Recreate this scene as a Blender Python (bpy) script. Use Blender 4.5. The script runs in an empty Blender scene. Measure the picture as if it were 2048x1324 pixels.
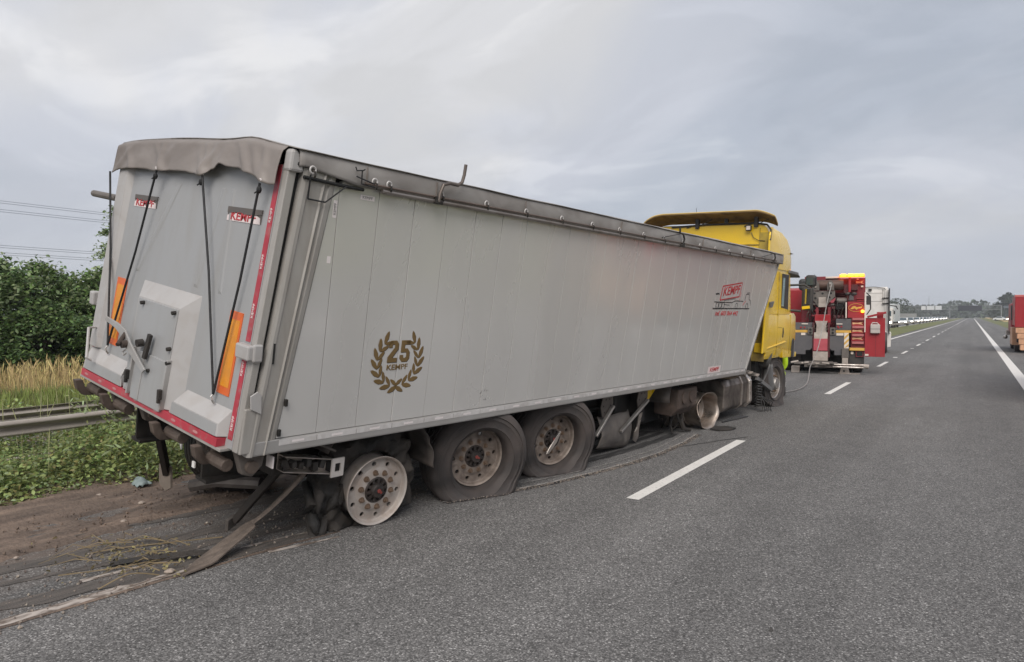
import bpy, bmesh, math, random
import numpy as np
from mathutils import Vector, Matrix, Euler

random.seed(7)
RNG = np.random.default_rng(11)
R = math.radians
sc = bpy.context.scene
COL = sc.collection

# ------------------------------------------------------------------ camera
CAM_H = 1.76
cam_d = bpy.data.cameras.new("camera")
cam = bpy.data.objects.new("camera", cam_d)
COL.objects.link(cam)
cam_d.sensor_width = 36.0
cam_d.lens = 36.0 * 1405.0 / 2048.0
cam_d.clip_start = 0.05
cam_d.clip_end = 9000.0
cam.location = (0, 0, CAM_H)
cam.rotation_euler = (R(90.0 - 1.223), 0, math.atan2(920.0, 1405.0))
sc.camera = cam

# ------------------------------------------------------------------ world and sun
SUN_EL, SUN_AZ = R(42), R(152)          # azimuth clockwise from +Y, sun behind the camera
world = bpy.data.worlds.new("World")
sc.world = world
world.use_nodes = True
wn = world.node_tree.nodes
wl = world.node_tree.links
wn.clear()


def wnode(t, **kw):
    n = wn.new(t)
    for k, v in kw.items():
        setattr(n, k, v)
    return n


def wmath(op, a, b=None):
    n = wnode('ShaderNodeMath', operation=op)
    for i, s in enumerate((a, b)):
        if s is None:
            continue
        if isinstance(s, (int, float)):
            n.inputs[i].default_value = s
        else:
            wl.new(s, n.inputs[i])
    return n.outputs[0]


sky = wnode('ShaderNodeTexSky')
sky.sky_type = 'NISHITA'
sky.sun_disc = False
sky.sun_elevation = SUN_EL
sky.sun_rotation = SUN_AZ
sky.altitude = 100
sky.air_density = 1.0
sky.dust_density = 2.0
tc = wnode('ShaderNodeTexCoord')
sep = wnode('ShaderNodeSeparateXYZ')
wl.new(tc.outputs['Generated'], sep.inputs[0])
zc = wmath('ADD', wmath('MAXIMUM', sep.outputs[2], 0.0), 0.34)
comb = wnode('ShaderNodeCombineXYZ')
wl.new(wmath('DIVIDE', sep.outputs[0], zc), comb.inputs[0])
wl.new(wmath('DIVIDE', sep.outputs[1], zc), comb.inputs[1])


def cloud_noise(scale, rot, stretch, detail, loc=(0, 0, 0), dist=0.4):
    mp = wnode('ShaderNodeMapping')
    mp.inputs['Rotation'].default_value = (0, 0, rot)
    mp.inputs['Scale'].default_value = (scale, scale * stretch, 1)
    mp.inputs['Location'].default_value = loc
    wl.new(comb.outputs[0], mp.inputs[0])
    nz = wnode('ShaderNodeTexNoise')
    nz.inputs['Scale'].default_value = 1.0
    nz.inputs['Detail'].default_value = detail
    nz.inputs['Roughness'].default_value = 0.52
    nz.inputs['Distortion'].default_value = dist
    wl.new(mp.outputs[0], nz.inputs['Vector'])
    return nz.outputs['Fac']


def ramp(fac, stops):
    r = wnode('ShaderNodeValToRGB')
    el = r.color_ramp.elements
    while len(el) < len(stops):
        el.new(0.5)
    for e, (p, c) in zip(el, stops):
        e.position = p
        e.color = (*c, 1)
    r.color_ramp.interpolation = 'EASE'
    wl.new(fac, r.inputs[0])
    return r.outputs[0]


def wmix(fac, a, b, mode='MIX'):
    n = wnode('ShaderNodeMix', data_type='RGBA', blend_type=mode)
    if isinstance(fac, (int, float)):
        n.inputs[0].default_value = fac
    else:
        wl.new(fac, n.inputs[0])
    for s, i in ((a, 6), (b, 7)):
        if isinstance(s, tuple):
            n.inputs[i].default_value = (*s, 1)
        else:
            wl.new(s, n.inputs[i])
    return n.outputs[2]


big = cloud_noise(0.85, R(-20), 1.25, 5.0, (15.0, 1.0, 0), 0.5)
mid = cloud_noise(2.2, R(-30), 1.5, 7.0, (18.0, 2.0, 3.0), 0.6)
SKY_K = 0.555
base = ramp(big, [(0.34, (0.44, 0.475, 0.54)), (0.50, (0.54, 0.565, 0.63)), (0.62, (0.625, 0.63, 0.65))])
wisp = ramp(mid, [(0.42, (0.0, 0.0, 0.0)), (0.54, (0.05, 0.05, 0.055)), (0.66, (0.17, 0.165, 0.16))])
deck = wmix(0.85, base, wisp, 'ADD')
# haze band towards the horizon, the same all the way round
hz = wnode('ShaderNodeMapRange', interpolation_type='SMOOTHSTEP')
hz.inputs['From Min'].default_value = 0.30
hz.inputs['From Max'].default_value = 0.0
hz.inputs['To Max'].default_value = 0.75
wl.new(sep.outputs[2], hz.inputs['Value'])
deck = wmix(hz.outputs[0], deck, (0.47, 0.50, 0.56))
skyc = wmix(1.0, sky.outputs[0], (0.10, 0.10, 0.10), 'MULTIPLY')
thin = wnode('ShaderNodeMapRange')
thin.inputs['From Min'].default_value = 0.25
thin.inputs['From Max'].default_value = 0.5
thin.inputs['To Min'].default_value = 0.86
thin.inputs['To Max'].default_value = 1.0
wl.new(big, thin.inputs['Value'])
final = wmix(thin.outputs[0], skyc, deck)
bg = wnode('ShaderNodeBackground')
bg.inputs['Strength'].default_value = SKY_K
wl.new(final, bg.inputs['Color'])
wo = wnode('ShaderNodeOutputWorld')
wl.new(bg.outputs[0], wo.inputs['Surface'])

sun_d = bpy.data.lights.new("sun", 'SUN')
sun = bpy.data.objects.new("sun", sun_d)
COL.objects.link(sun)
sun_d.energy = 1.5
sun_d.angle = R(40)
sun_d.color = (1.0, 0.95, 0.89)
sdir = Vector((math.sin(SUN_AZ) * math.cos(SUN_EL), math.cos(SUN_AZ) * math.cos(SUN_EL), math.sin(SUN_EL)))
sun.rotation_euler = sdir.to_track_quat('Z', 'Y').to_euler()
sun.location = sdir * 50

sc.view_settings.view_transform = 'Standard'
sc.view_settings.look = 'None'
sc.view_settings.exposure = 0.95
sc.view_settings.gamma = 1.0
sc.cycles.use_denoising = True
sc.cycles.max_bounces = 6

# ------------------------------------------------------------------ helpers


class MB:
    """collects shapes that become one mesh object"""

    def __init__(self):
        self.v, self.f = [], []

    def add(self, vs, fs):
        o = len(self.v)
        self.v += [tuple(p) for p in vs]
        self.f += [tuple(i + o for i in f) for f in fs]
        return self

    def box(self, c, s, rot=None):
        hx, hy, hz_ = s[0] / 2, s[1] / 2, s[2] / 2
        vs = [Vector((x, y, z)) for x in (-hx, hx) for y in (-hy, hy) for z in (-hz_, hz_)]
        if rot is not None:
            m = rot if isinstance(rot, Matrix) else Euler(rot).to_matrix()
            vs = [m @ p for p in vs]
        c = Vector(c)
        return self.add([p + c for p in vs], [(0, 1, 3, 2), (4, 6, 7, 5), (0, 4, 5, 1), (2, 3, 7, 6), (0, 2, 6, 4), (1, 5, 7, 3)])

    def b2(self, a, b):
        return self.box([(a[i] + b[i]) / 2 for i in range(3)], [abs(b[i] - a[i]) for i in range(3)])

    def bar(self, p0, p1, w, h, up=(0, 0, 1), w1=None, h1=None):
        p0, p1 = Vector(p0), Vector(p1)
        d = (p1 - p0).normalized()
        s = d.cross(Vector(up))
        if s.length < 1e-4:
            s = d.cross(Vector((1, 0, 0)))
        s.normalize()
        u = s.cross(d)
        w1 = w if w1 is None else w1
        h1 = h if h1 is None else h1
        vs = []
        for p, ww, hh in ((p0, w, h), (p1, w1, h1)):
            for a, b in ((-1, -1), (1, -1), (1, 1), (-1, 1)):
                vs.append(p + s * (a * ww / 2) + u * (b * hh / 2))
        return self.add(vs, [(0, 3, 2, 1), (4, 5, 6, 7), (0, 1, 5, 4), (1, 2, 6, 5), (2, 3, 7, 6), (3, 0, 4, 7)])

    def tube(self, pts, r, n=8, caps=True):
        pts = [Vector(p) for p in pts]
        rs = r if isinstance(r, (list, tuple)) else [r] * len(pts)
        o = len(self.v)
        prev = None
        for i, p in enumerate(pts):
            a = pts[max(i - 1, 0)]
            b = pts[min(i + 1, len(pts) - 1)]
            d = (b - a).normalized()
            if prev is None:
                s = d.cross(Vector((0, 0, 1)))
                if s.length < 1e-3:
                    s = d.cross(Vector((1, 0, 0)))
            else:
                s = prev - d * prev.dot(d)
            s.normalize()
            prev = s
            u = d.cross(s)
            for k in range(n):
                t = 2 * math.pi * k / n
                self.v.append(tuple(p + (s * math.cos(t) + u * math.sin(t)) * rs[i]))
        for i in range(len(pts) - 1):
            for k in range(n):
                self.f.append((o + i * n + k, o + i * n + (k + 1) % n, o + (i + 1) * n + (k + 1) % n, o + (i + 1) * n + k))
        if caps:
            self.f.append(tuple(o + k for k in reversed(range(n))))
            self.f.append(tuple(o + (len(pts) - 1) * n + k for k in range(n)))
        return self

    def cyl(self, p0, p1, r, n=16, r1=None):
        return self.tube([p0, p1], [r, r if r1 is None else r1], n)

    def lathe(self, prof, n=32, c=(0, 0, 0), a0=0.0, a1=2 * math.pi, close=False, jit=None):
        """axis = x; profile of (radius, x)"""
        full = abs(a1 - a0 - 2 * math.pi) < 1e-6
        m = n if full else n + 1
        o = len(self.v)
        k = len(prof)
        for i in range(m):
            t = a0 + (a1 - a0) * i / n
            for j, (r, a) in enumerate(prof):
                rr, aa = (r, a) if jit is None else jit(r, a, t, j)
                self.v.append((c[0] + aa, c[1] + rr * math.cos(t), c[2] + rr * math.sin(t)))
        for i in range(n):
            i2 = (i + 1) % m
            for j in range(k - 1 + (1 if close else 0)):
                j2 = (j + 1) % k
                self.f.append((o + i * k + j, o + i * k + j2, o + i2 * k + j2, o + i2 * k + j))
        return self

    def prism(self, poly, vec):
        n = len(poly)
        vec = Vector(vec)
        vs = [Vector(p) for p in poly] + [Vector(p) + vec for p in poly]
        fs = [tuple(range(n)), tuple(range(2 * n - 1, n - 1, -1))]
        fs += [(i, (i + 1) % n, n + (i + 1) % n, n + i) for i in range(n)]
        return self.add(vs, fs)

    def loft(self, rings, cap=True, closed=True):
        n = len(rings[0])
        o = len(self.v)
        for r in rings:
            self.v += [tuple(p) for p in r]
        for i in range(len(rings) - 1):
            for k in range(n if closed else n - 1):
                self.f.append((o + i * n + k, o + i * n + (k + 1) % n, o + (i + 1) * n + (k + 1) % n, o + (i + 1) * n + k))
        if cap:
            self.f.append(tuple(o + k for k in reversed(range(n))))
            self.f.append(tuple(o + (len(rings) - 1) * n + k for k in range(n)))
        return self

    def grid(self, fn, nu, nv, thick=None):
        o = len(self.v)
        for i in range(nu + 1):
            for j in range(nv + 1):
                self.v.append(tuple(fn(i / nu, j / nv)))
        for i in range(nu):
            for j in range(nv):
                a = o + i * (nv + 1) + j
                self.f.append((a, a + 1, a + nv + 2, a + nv + 1))
        return self

    def sphere(self, c, r, n=8, sq=(1, 1, 1)):
        rings = []
        for i in range(1, n):
            t = math.pi * i / n
            rings.append([(c[0] + r * sq[0] * math.sin(t) * math.cos(2 * math.pi * k / (n + 2)),
                           c[1] + r * sq[1] * math.sin(t) * math.sin(2 * math.pi * k / (n + 2)),
                           c[2] + r * sq[2] * math.cos(t)) for k in range(n + 2)])
        return self.loft(rings)

    def mesh(self, name):
        me = bpy.data.meshes.new(name)
        me.from_pydata(self.v, [], self.f)
        bm = bmesh.new()
        bm.from_mesh(me)
        bmesh.ops.recalc_face_normals(bm, faces=bm.faces)
        bm.to_mesh(me)
        bm.free()
        return me

    def build(self, name, mat, parent=None, smooth=False, bevel=0, solid=0, keep_normals=False, angle=35):
        me = self.mesh(name)
        o = bpy.data.objects.new(name, me)
        COL.objects.link(o)
        if mat is not None:
            me.materials.append(mat)
        if parent is not None:
            o.parent = parent
        if solid:
            s = o.modifiers.new("solid", 'SOLIDIFY')
            s.thickness = solid
            s.offset = 0
        if bevel:
            b = o.modifiers.new("bevel", 'BEVEL')
            b.width = bevel
            b.segments = 2
            b.limit_method = 'ANGLE'
            b.angle_limit = R(40)
        if smooth:
            me.polygons.foreach_set('use_smooth', [True] * len(me.polygons))
            try:
                me.set_sharp_from_angle(angle=R(angle))
            except Exception:
                pass
        return o


def tag(o, label=None, cat=None, group=None, kind=None):
    if label:
        o['label'] = label
    if cat:
        o['category'] = cat
    if group:
        o['group'] = group
    if kind:
        o['kind'] = kind
    return o


def empty(name, loc=(0, 0, 0), rz=0.0, mat=None):
    o = bpy.data.objects.new(name, None)
    COL.objects.link(o)
    o.empty_display_size = 0.3
    if mat is not None:
        l, q, s = mat.decompose()
        o.location = l
        o.rotation_euler = q.to_euler()
    else:
        o.location = loc
        o.rotation_euler = (0, 0, rz)
    return o


def vnoise(x, y, s, seed=0.0):
    from mathutils import noise as mn
    return mn.noise(Vector((x * s, y * s, seed)))


def inst(me_obj, parent, loc=None, rot=None, name=None):
    c = me_obj.copy()
    COL.objects.link(c)
    c.parent = parent
    if loc is not None:
        c.location = loc
    if rot is not None:
        c.rotation_euler = rot
    return c


def copy_tree(o, parent=None):
    c = o.copy()
    COL.objects.link(c)
    c.parent = parent
    for ch in list(o.children):
        copy_tree(ch, c)
    return c


# ------------------------------------------------------------------ materials
MATS = {}


def M(name, rgb, rough=0.6, metal=0.0, var=0.12, vs=4.0, st=(1, 1, 1), bump=0.0, bs=60.0, dirt=None, damt=0.5, ds=3.0,
      dst=(1, 1, 1), dthr=0.5, spec=0.5, coat=0.0, emit=None, es=0.0, island=0.0, rvar=0.1, dw=0.16):
    if name in MATS:
        return MATS[name]
    m = bpy.data.materials.new(name)
    MATS[name] = m
    m.use_nodes = True
    nt = m.node_tree
    N, L = nt.nodes, nt.links
    p = N['Principled BSDF']
    t = N.new('ShaderNodeTexCoord')

    def noise(scale, stretch, detail=5.0, dist=0.0):
        mp = N.new('ShaderNodeMapping')
        mp.inputs['Scale'].default_value = stretch
        L.new(t.outputs['Object'], mp.inputs[0])
        nz = N.new('ShaderNodeTexNoise')
        nz.inputs['Scale'].default_value = scale
        nz.inputs['Detail'].default_value = detail
        nz.inputs['Distortion'].default_value = dist
        L.new(mp.outputs[0], nz.inputs['Vector'])
        return nz.outputs['Fac']

    def mr(fac, a, b, c, d):
        n = N.new('ShaderNodeMapRange')
        for i, v in enumerate((a, b, c, d)):
            n.inputs[i + 1].default_value = v
        L.new(fac, n.inputs[0])
        return n.outputs[0]

    def mix(fac, a, b, mode='MIX'):
        n = N.new('ShaderNodeMix')
        n.data_type = 'RGBA'
        n.blend_type = mode
        if isinstance(fac, float):
            n.inputs[0].default_value = fac
        else:
            L.new(fac, n.inputs[0])
        for s, i in ((a, 6), (b, 7)):
            if isinstance(s, tuple):
                n.inputs[i].default_value = (*s[:3], 1)
            else:
                L.new(s, n.inputs[i])
        return n.outputs[2]

    nz = noise(vs, st)
    lo = tuple(c * (1 - var) for c in rgb)
    hi = tuple(min(c * (1 + var), 1.0) for c in rgb)
    c = mix(mr(nz, 0.3, 0.7, 0, 1), lo, hi)
    if island:
        g = N.new('ShaderNodeNewGeometry')
        hs = N.new('ShaderNodeHueSaturation')
        L.new(mr(g.outputs['Random Per Island'], 0, 1, 1 - island, 1 + island), hs.inputs['Value'])
        L.new(mr(g.outputs['Random Per Island'], 0, 1, 0.48, 0.52), hs.inputs['Hue'])
        L.new(c, hs.inputs['Color'])
        c = hs.outputs[0]
    rough_s = mr(nz, 0.3, 0.7, max(rough - rvar, 0.02), min(rough + rvar, 1))
    if dirt:
        dn = noise(ds, dst, 8.0, 0.6)
        df = mr(dn, dthr - dw, dthr + dw, 0, damt)
        c = mix(df, c, dirt)
        mr2 = N.new('ShaderNodeMix')
        L.new(df, mr2.inputs[0])
        L.new(rough_s, mr2.inputs[2])
        mr2.inputs[3].default_value = 0.85
        rough_s = mr2.outputs[0]
    L.new(c, p.inputs['Base Color'])
    L.new(rough_s, p.inputs['Roughness'])
    p.inputs['Metallic'].default_value = metal
    p.inputs['Specular IOR Level'].default_value = spec
    if coat:
        p.inputs['Coat Weight'].default_value = coat
        p.inputs['Coat Roughness'].default_value = 0.12
    if bump:
        b = N.new('ShaderNodeBump')
        b.inputs['Strength'].default_value = bump
        b.inputs['Distance'].default_value = 0.02
        L.new(noise(bs, (1, 1, 1), 6.0), b.inputs['Height'])
        L.new(b.outputs[0], p.inputs['Normal'])
    if emit:
        p.inputs['Emission Color'].default_value = (*emit, 1)
        p.inputs['Emission Strength'].default_value = es
    return m


DUST = (0.16, 0.125, 0.10)
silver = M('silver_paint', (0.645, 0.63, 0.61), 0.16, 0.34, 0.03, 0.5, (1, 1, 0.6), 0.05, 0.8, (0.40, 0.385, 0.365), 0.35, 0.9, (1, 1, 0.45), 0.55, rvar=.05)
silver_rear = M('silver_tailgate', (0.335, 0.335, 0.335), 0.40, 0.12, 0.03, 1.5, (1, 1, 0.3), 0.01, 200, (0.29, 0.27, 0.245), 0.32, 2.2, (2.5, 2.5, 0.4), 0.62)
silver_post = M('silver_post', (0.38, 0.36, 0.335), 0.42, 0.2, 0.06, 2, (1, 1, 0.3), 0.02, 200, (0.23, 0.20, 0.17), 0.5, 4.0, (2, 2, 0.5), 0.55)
white_edge = M('worn_white_metal', (0.40, 0.385, 0.375), 0.5, 0.05, 0.04, 3, dirt=(0.30, 0.26, 0.23), damt=0.4, ds=7, dthr=.62)
rail_alu = M('alu_rail', (0.42, 0.41, 0.40), 0.40, 0.35, 0.06, 2, (1, 0.2, 1), dirt=(0.25, 0.22, 0.19), damt=0.4, ds=5, dst=(1, 0.3, 1))
alu = M('bare_aluminium', (0.52, 0.50, 0.48), 0.32, 0.8, 0.1, 6, dirt=DUST, damt=0.5, ds=7)
dark_steel = M('dark_steel', (0.022, 0.021, 0.020), 0.6, 0.3, 0.3, 6, bump=0.1, bs=40, dirt=(0.07, 0.057, 0.048), damt=0.6, ds=5)
black = M('black_plastic', (0.02, 0.02, 0.021), 0.5, 0, 0.2, 5, dirt=(0.08, 0.07, 0.06), damt=0.5, ds=5)
void = M('dark_interior', (0.012, 0.012, 0.012), 0.8, 0, 0.1, 5)
rust = M('rusty_steel', (0.10, 0.072, 0.058), 0.75, 0.2, 0.3, 8, bump=0.2, bs=50, dirt=(0.06, 0.045, 0.038), damt=0.8, ds=6)
hook_m = M('hook_steel', (0.085, 0.063, 0.052), 0.6, 0.3, 0.25, 8, bump=0.1, bs=60, dirt=(0.20, 0.16, 0.13), damt=0.5, ds=9)
tarp_m = M('tarpaulin', (0.24, 0.21, 0.19), 0.45, 0, 0.06, 2, bump=0.04, bs=7, dirt=(0.12, 0.10, 0.09), damt=0.8, ds=1.6, dst=(1, 0.6, 2.2), dthr=0.56, dw=0.2)
tarp_side = M('tarpaulin_side', (0.30, 0.28, 0.265), 0.5, 0, 0.10, 3, bump=0.10, bs=6, dirt=(0.13, 0.11, 0.098), damt=0.6, ds=2.4, dst=(1, 0.8, 2.0), dthr=0.56, dw=0.14)
red_tape = M('red_reflective_tape', (0.40, 0.035, 0.055), 0.4, 0, 0.15, 6, dirt=(0.33, 0.16, 0.15), damt=0.6, ds=14, dthr=0.6, dw=0.06)
white_tape = M('white_reflective_tape', (0.60, 0.58, 0.57), 0.35, 0, 0.05, 5, dirt=(0.33, 0.30, 0.28), damt=0.55, ds=9)
pale_mark = M('pale_print', (0.72, 0.66, 0.65), 0.4, 0, 0.05)
orange_r = M('orange_reflector', (0.72, 0.27, 0.018), 0.35, 0, 0.08, 20, bump=0.1, bs=140, dirt=(0.50, 0.22, 0.06), damt=0.4, ds=9)
redor = M('red_orange_reflector', (0.66, 0.13, 0.03), 0.4, 0, 0.08, 10)
rope_m = M('black_rubber_rope', (0.008, 0.008, 0.009), 0.6, 0, 0.2, 30)
gold = M('gold_print', (0.185, 0.118, 0.045), 0.45, 0.2, 0.08, 5)
gold_dk = M('gold_print_edge', (0.035, 0.022, 0.012), 0.5, 0, 0.08, 5)
red_print = M('red_print', (0.42, 0.025, 0.03), 0.45, 0, 0.06, 5)
blk_print = M('black_print', (0.012, 0.012, 0.014), 0.45, 0, 0.06, 5)
white_print = M('white_print', (0.70, 0.60, 0.585), 0.45, 0, 0.05, 5)
sticker_dk = M('sticker_backing', (0.105, 0.09, 0.08), 0.55, 0, 0.1, 8)
rubber = M('tyre_rubber', (0.033, 0.029, 0.028), 0.68, 0, 0.2, 7, (0.6, 1, 1), 0.12, 45, (0.088, 0.071, 0.064), 0.75, 3.0, (1, 1, 1), 0.5)
rubber_dk = M('torn_rubber', (0.018, 0.017, 0.016), 0.75, 0, 0.3, 9, bump=0.6, bs=25, dirt=(0.07, 0.054, 0.042), damt=0.5, ds=4)
rim_tan = M('scorched_rim', (0.44, 0.395, 0.36), 0.55, 0.25, 0.10, 6, bump=0.05, bs=80, dirt=(0.22, 0.14, 0.095), damt=0.55, ds=7, dthr=0.58)
rim_dirty = M('dirty_rim', (0.29, 0.24, 0.205), 0.6, 0.2, 0.22, 9, bump=0.08, bs=60, dirt=(0.085, 0.062, 0.05), damt=0.85, ds=8, dthr=0.52)
nut_m = M('wheel_nut', (0.20, 0.14, 0.10), 0.5, 0.4, 0.2, 10)
hub_m = M('hub_black', (0.03, 0.028, 0.028), 0.5, 0.2, 0.25, 9, dirt=(0.09, 0.06, 0.045), damt=0.5, ds=7)
hub_red = M('hub_red', (0.24, 0.05, 0.04), 0.5, 0, 0.15, 9)
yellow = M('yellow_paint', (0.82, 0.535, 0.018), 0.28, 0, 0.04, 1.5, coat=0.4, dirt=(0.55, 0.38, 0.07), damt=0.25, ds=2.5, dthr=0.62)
yellow_dark = M('yellow_paint_dark', (0.52, 0.37, 0.045), 0.5, 0, 0.1, 3, dirt=(0.12, 0.085, 0.05), damt=0.75, ds=3, dthr=0.5)  # darker yellow for the recess, inner collars, lower wall, joints and creases
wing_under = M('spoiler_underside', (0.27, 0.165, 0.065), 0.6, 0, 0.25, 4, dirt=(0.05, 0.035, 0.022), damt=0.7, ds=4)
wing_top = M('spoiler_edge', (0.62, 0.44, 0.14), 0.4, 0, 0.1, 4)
glass = M('window_glass', (0.05, 0.075, 0.085), 0.05, 0, 0.1, 3, spec=0.9)
mirror_m = M('mirror_glass', (0.75, 0.76, 0.78), 0.04, 1.0, 0.02, 3, rvar=0.02)
chrome = M('worn_chrome', (0.62, 0.57, 0.53), 0.25, 0.9, 0.12, 8, dirt=(0.22, 0.17, 0.13), damt=0.6, ds=6)
grey_pl = M('grey_plastic', (0.135, 0.135, 0.14), 0.6, 0, 0.12, 6, dirt=(0.20, 0.185, 0.17), damt=0.4, ds=5)
hivis = M('hi_vis_fabric', (0.55, 0.80, 0.01), 0.7, 0, 0.12, 14, bump=0.2, bs=18, emit=None)
trousers = M('dark_trousers', (0.022, 0.022, 0.026), 0.85, 0, 0.2, 14, bump=0.2, bs=18)
skin_m = M('skin', (0.42, 0.24, 0.17), 0.55, 0, 0.08, 12)
hair_m = M('brown_hair', (0.05, 0.03, 0.02), 0.7, 0, 0.2, 30)
boot_m = M('boot_leather', (0.03, 0.026, 0.024), 0.6, 0, 0.2, 14)
cable_m = M('steel_cable', (0.34, 0.32, 0.30), 0.5, 0.5, 0.2, 40)
tow_red = M('tow_red', (0.20, 0.014, 0.024), 0.42, 0, 0.14, 3, dirt=(0.14, 0.035, 0.035), damt=0.5, ds=4)
tow_bright = M('tow_bright_red', (0.32, 0.014, 0.022), 0.38, 0, 0.08, 3, dirt=(0.25, 0.03, 0.03), damt=0.35, ds=3)
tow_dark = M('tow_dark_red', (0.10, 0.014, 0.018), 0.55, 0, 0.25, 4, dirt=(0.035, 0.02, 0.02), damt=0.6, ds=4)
tow_grey = M('tow_grey_panel', (0.085, 0.082, 0.088), 0.7, 0, 0.12, 5, dirt=(0.14, 0.13, 0.125), damt=0.4, ds=3)
tow_steel = M('tow_grimy_steel', (0.17, 0.15, 0.135), 0.6, 0.3, 0.15, 8, dirt=(0.07, 0.06, 0.052), damt=0.6, ds=5)
tow_beige = M('tow_worn_beige', (0.44, 0.385, 0.34), 0.6, 0.05, 0.1, 5, dirt=(0.20, 0.165, 0.14), damt=0.55, ds=5)
tow_drum = M('winch_drum', (0.115, 0.066, 0.05), 0.5, 0.3, 0.15, 4, dirt=(0.05, 0.035, 0.03), damt=0.5, ds=4)
tow_yel = M('tow_yellow_stripe', (0.62, 0.36, 0.07), 0.45, 0, 0.1, 5)
cream = M('cream_paint', (0.68, 0.60, 0.52), 0.45, 0, 0.06, 4)
amber = M('amber_beacon', (0.9, 0.45, 0.05), 0.3, 0, 0.02, 5, emit=(1.0, 0.26, 0.015), es=4.0)
amber_dim = M('amber_strip', (0.85, 0.33, 0.04), 0.4, 0, 0.05, 5, emit=(1.0, 0.15, 0.004), es=1.5)
white_lamp = M('lit_headlamp', (0.95, 0.92, 0.85), 0.3, 0, 0.02, 5, emit=(1.0, 0.92, 0.78), es=9.0)
white_paint = M('white_truck_paint', (0.70, 0.67, 0.63), 0.35, 0, 0.04, 2, dirt=(0.45, 0.41, 0.37), damt=0.4, ds=3)
canister_m = M('canister_plastic', (0.46, 0.42, 0.39), 0.5, 0, 0.08, 6)
peach = M('peach_reflective', (0.62, 0.34, 0.20), 0.45, 0, 0.12, 6, dirt=(0.40, 0.22, 0.13), damt=0.5, ds=4)
galv = M('galvanised_steel', (0.43, 0.385, 0.34), 0.65, 0.08, 0.12, 3, dirt=(0.17, 0.145, 0.125), damt=0.5, ds=2.5, dst=(1, 0.4, 1))
wood_grey = M('ragged_grey_strip', (0.165, 0.13, 0.105), 0.8, 0, 0.2, 5, (6, 1, 6), 0.35, 30, (0.075, 0.06, 0.05), 0.7, 6, (5, 1, 5))

# ------------------------------------------------------------------ ground and road


def nodemat(name):
    m = bpy.data.materials.new(name)
    m.use_nodes = True
    return m, m.node_tree.nodes, m.node_tree.links, m.node_tree.nodes['Principled BSDF']


def asphalt_mat():
    m, N, L, p = nodemat('asphalt')
    t = N.new('ShaderNodeTexCoord')

    def mapped(scale):
        mp = N.new('ShaderNodeMapping')
        mp.inputs['Scale'].default_value = scale
        L.new(t.outputs['Object'], mp.inputs[0])
        return mp.outputs[0]

    def nz(vec, s, d=4.0, dist=0.0):
        n = N.new('ShaderNodeTexNoise')
        n.inputs['Scale'].default_value = s
        n.inputs['Detail'].default_value = d
        n.inputs['Distortion'].default_value = dist
        L.new(vec, n.inputs['Vector'])
        return n.outputs['Fac']

    def mr(f, a, b, c, d):
        n = N.new('ShaderNodeMapRange')
        for i, v in enumerate((a, b, c, d)):
            n.inputs[i + 1].default_value = v
        L.new(f, n.inputs[0])
        return n.outputs[0]

    def mul(a, b, op='MULTIPLY'):
        n = N.new('ShaderNodeMath')
        n.operation = op
        for i, s in enumerate((a, b)):
            if isinstance(s, float):
                n.inputs[i].default_value = s
            else:
                L.new(s, n.inputs[i])
        return n.outputs[0]

    obj = mapped((1, 1, 1))
    vo = N.new('ShaderNodeTexVoronoi')
    vo.inputs['Scale'].default_value = 105.0
    vo.inputs['Randomness'].default_value = 1.0
    L.new(obj, vo.inputs['Vector'])
    sepc = N.new('ShaderNodeSeparateColor')
    L.new(vo.outputs['Color'], sepc.inputs[0])
    stone = mr(sepc.outputs[0], 0.0, 1.0, 0.42, 1.3)
    bright = mr(sepc.outputs[1], 0.84, 1.0, 0.0, 1.5)
    stone = mul(stone, bright, 'ADD')
    edge = mr(vo.outputs['Distance'], 0.35, 0.75, 1.0, 0.62)
    fine = mr(nz(obj, 230.0, 3.0), 0.3, 0.7, 0.80, 1.20)
    broad = mr(nz(mapped((0.55, 0.16, 1)), 1.0, 5.0, 0.5), 0.3, 0.7, 0.86, 1.14)
    lanes = mr(nz(mapped((1.1, 0.012, 1)), 1.0, 3.0), 0.3, 0.7, 0.84, 1.14)
    blot = mr(nz(mapped((3.0, 2.2, 1)), 1.0, 6.0, 0.4), 0.35, 0.7, 0.93, 1.07)
    v = mul(mul(mul(mul(mul(stone, edge), fine), broad), lanes), blot)
    cm = N.new('ShaderNodeVectorMath')
    cm.operation = 'SCALE'
    cm.inputs[0].default_value = (0.176, 0.169, 0.163)
    L.new(v, cm.inputs['Scale'])
    # soil carried across the left shoulder where the trailer was dragged through the verge
    sx = N.new('ShaderNodeSeparateXYZ')
    L.new(t.outputs['Object'], sx.inputs[0])
    side = mr(sx.outputs[0], -4.1, -6.4, 0.0, 1.0)
    soil = mr(nz(mapped((2.6, 0.7, 1)), 1.0, 8.0, 0.8), 0.36, 0.66, 0.0, 1.0)
    near = mr(sx.outputs[1], 16.0, 9.0, 0.0, 1.0)
    sf = mul(mul(side, soil), near)
    mx = N.new('ShaderNodeMix')
    mx.data_type = 'RGBA'
    L.new(mul(sf, 0.85), mx.inputs[0])
    L.new(cm.outputs[0], mx.inputs[6])
    mx.inputs[7].default_value = (0.155, 0.115, 0.09, 1)
    L.new(mx.outputs[2], p.inputs['Base Color'])
    p.inputs['Roughness'].default_value = 0.82
    p.inputs['Specular IOR Level'].default_value = 0.35
    b = N.new('ShaderNodeBump')
    b.inputs['Strength'].default_value = 0.6
    b.inputs['Distance'].default_value = 0.006
    L.new(mul(edge, fine), b.inputs['Height'])
    L.new(b.outputs[0], p.inputs['Normal'])
    return m


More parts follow.
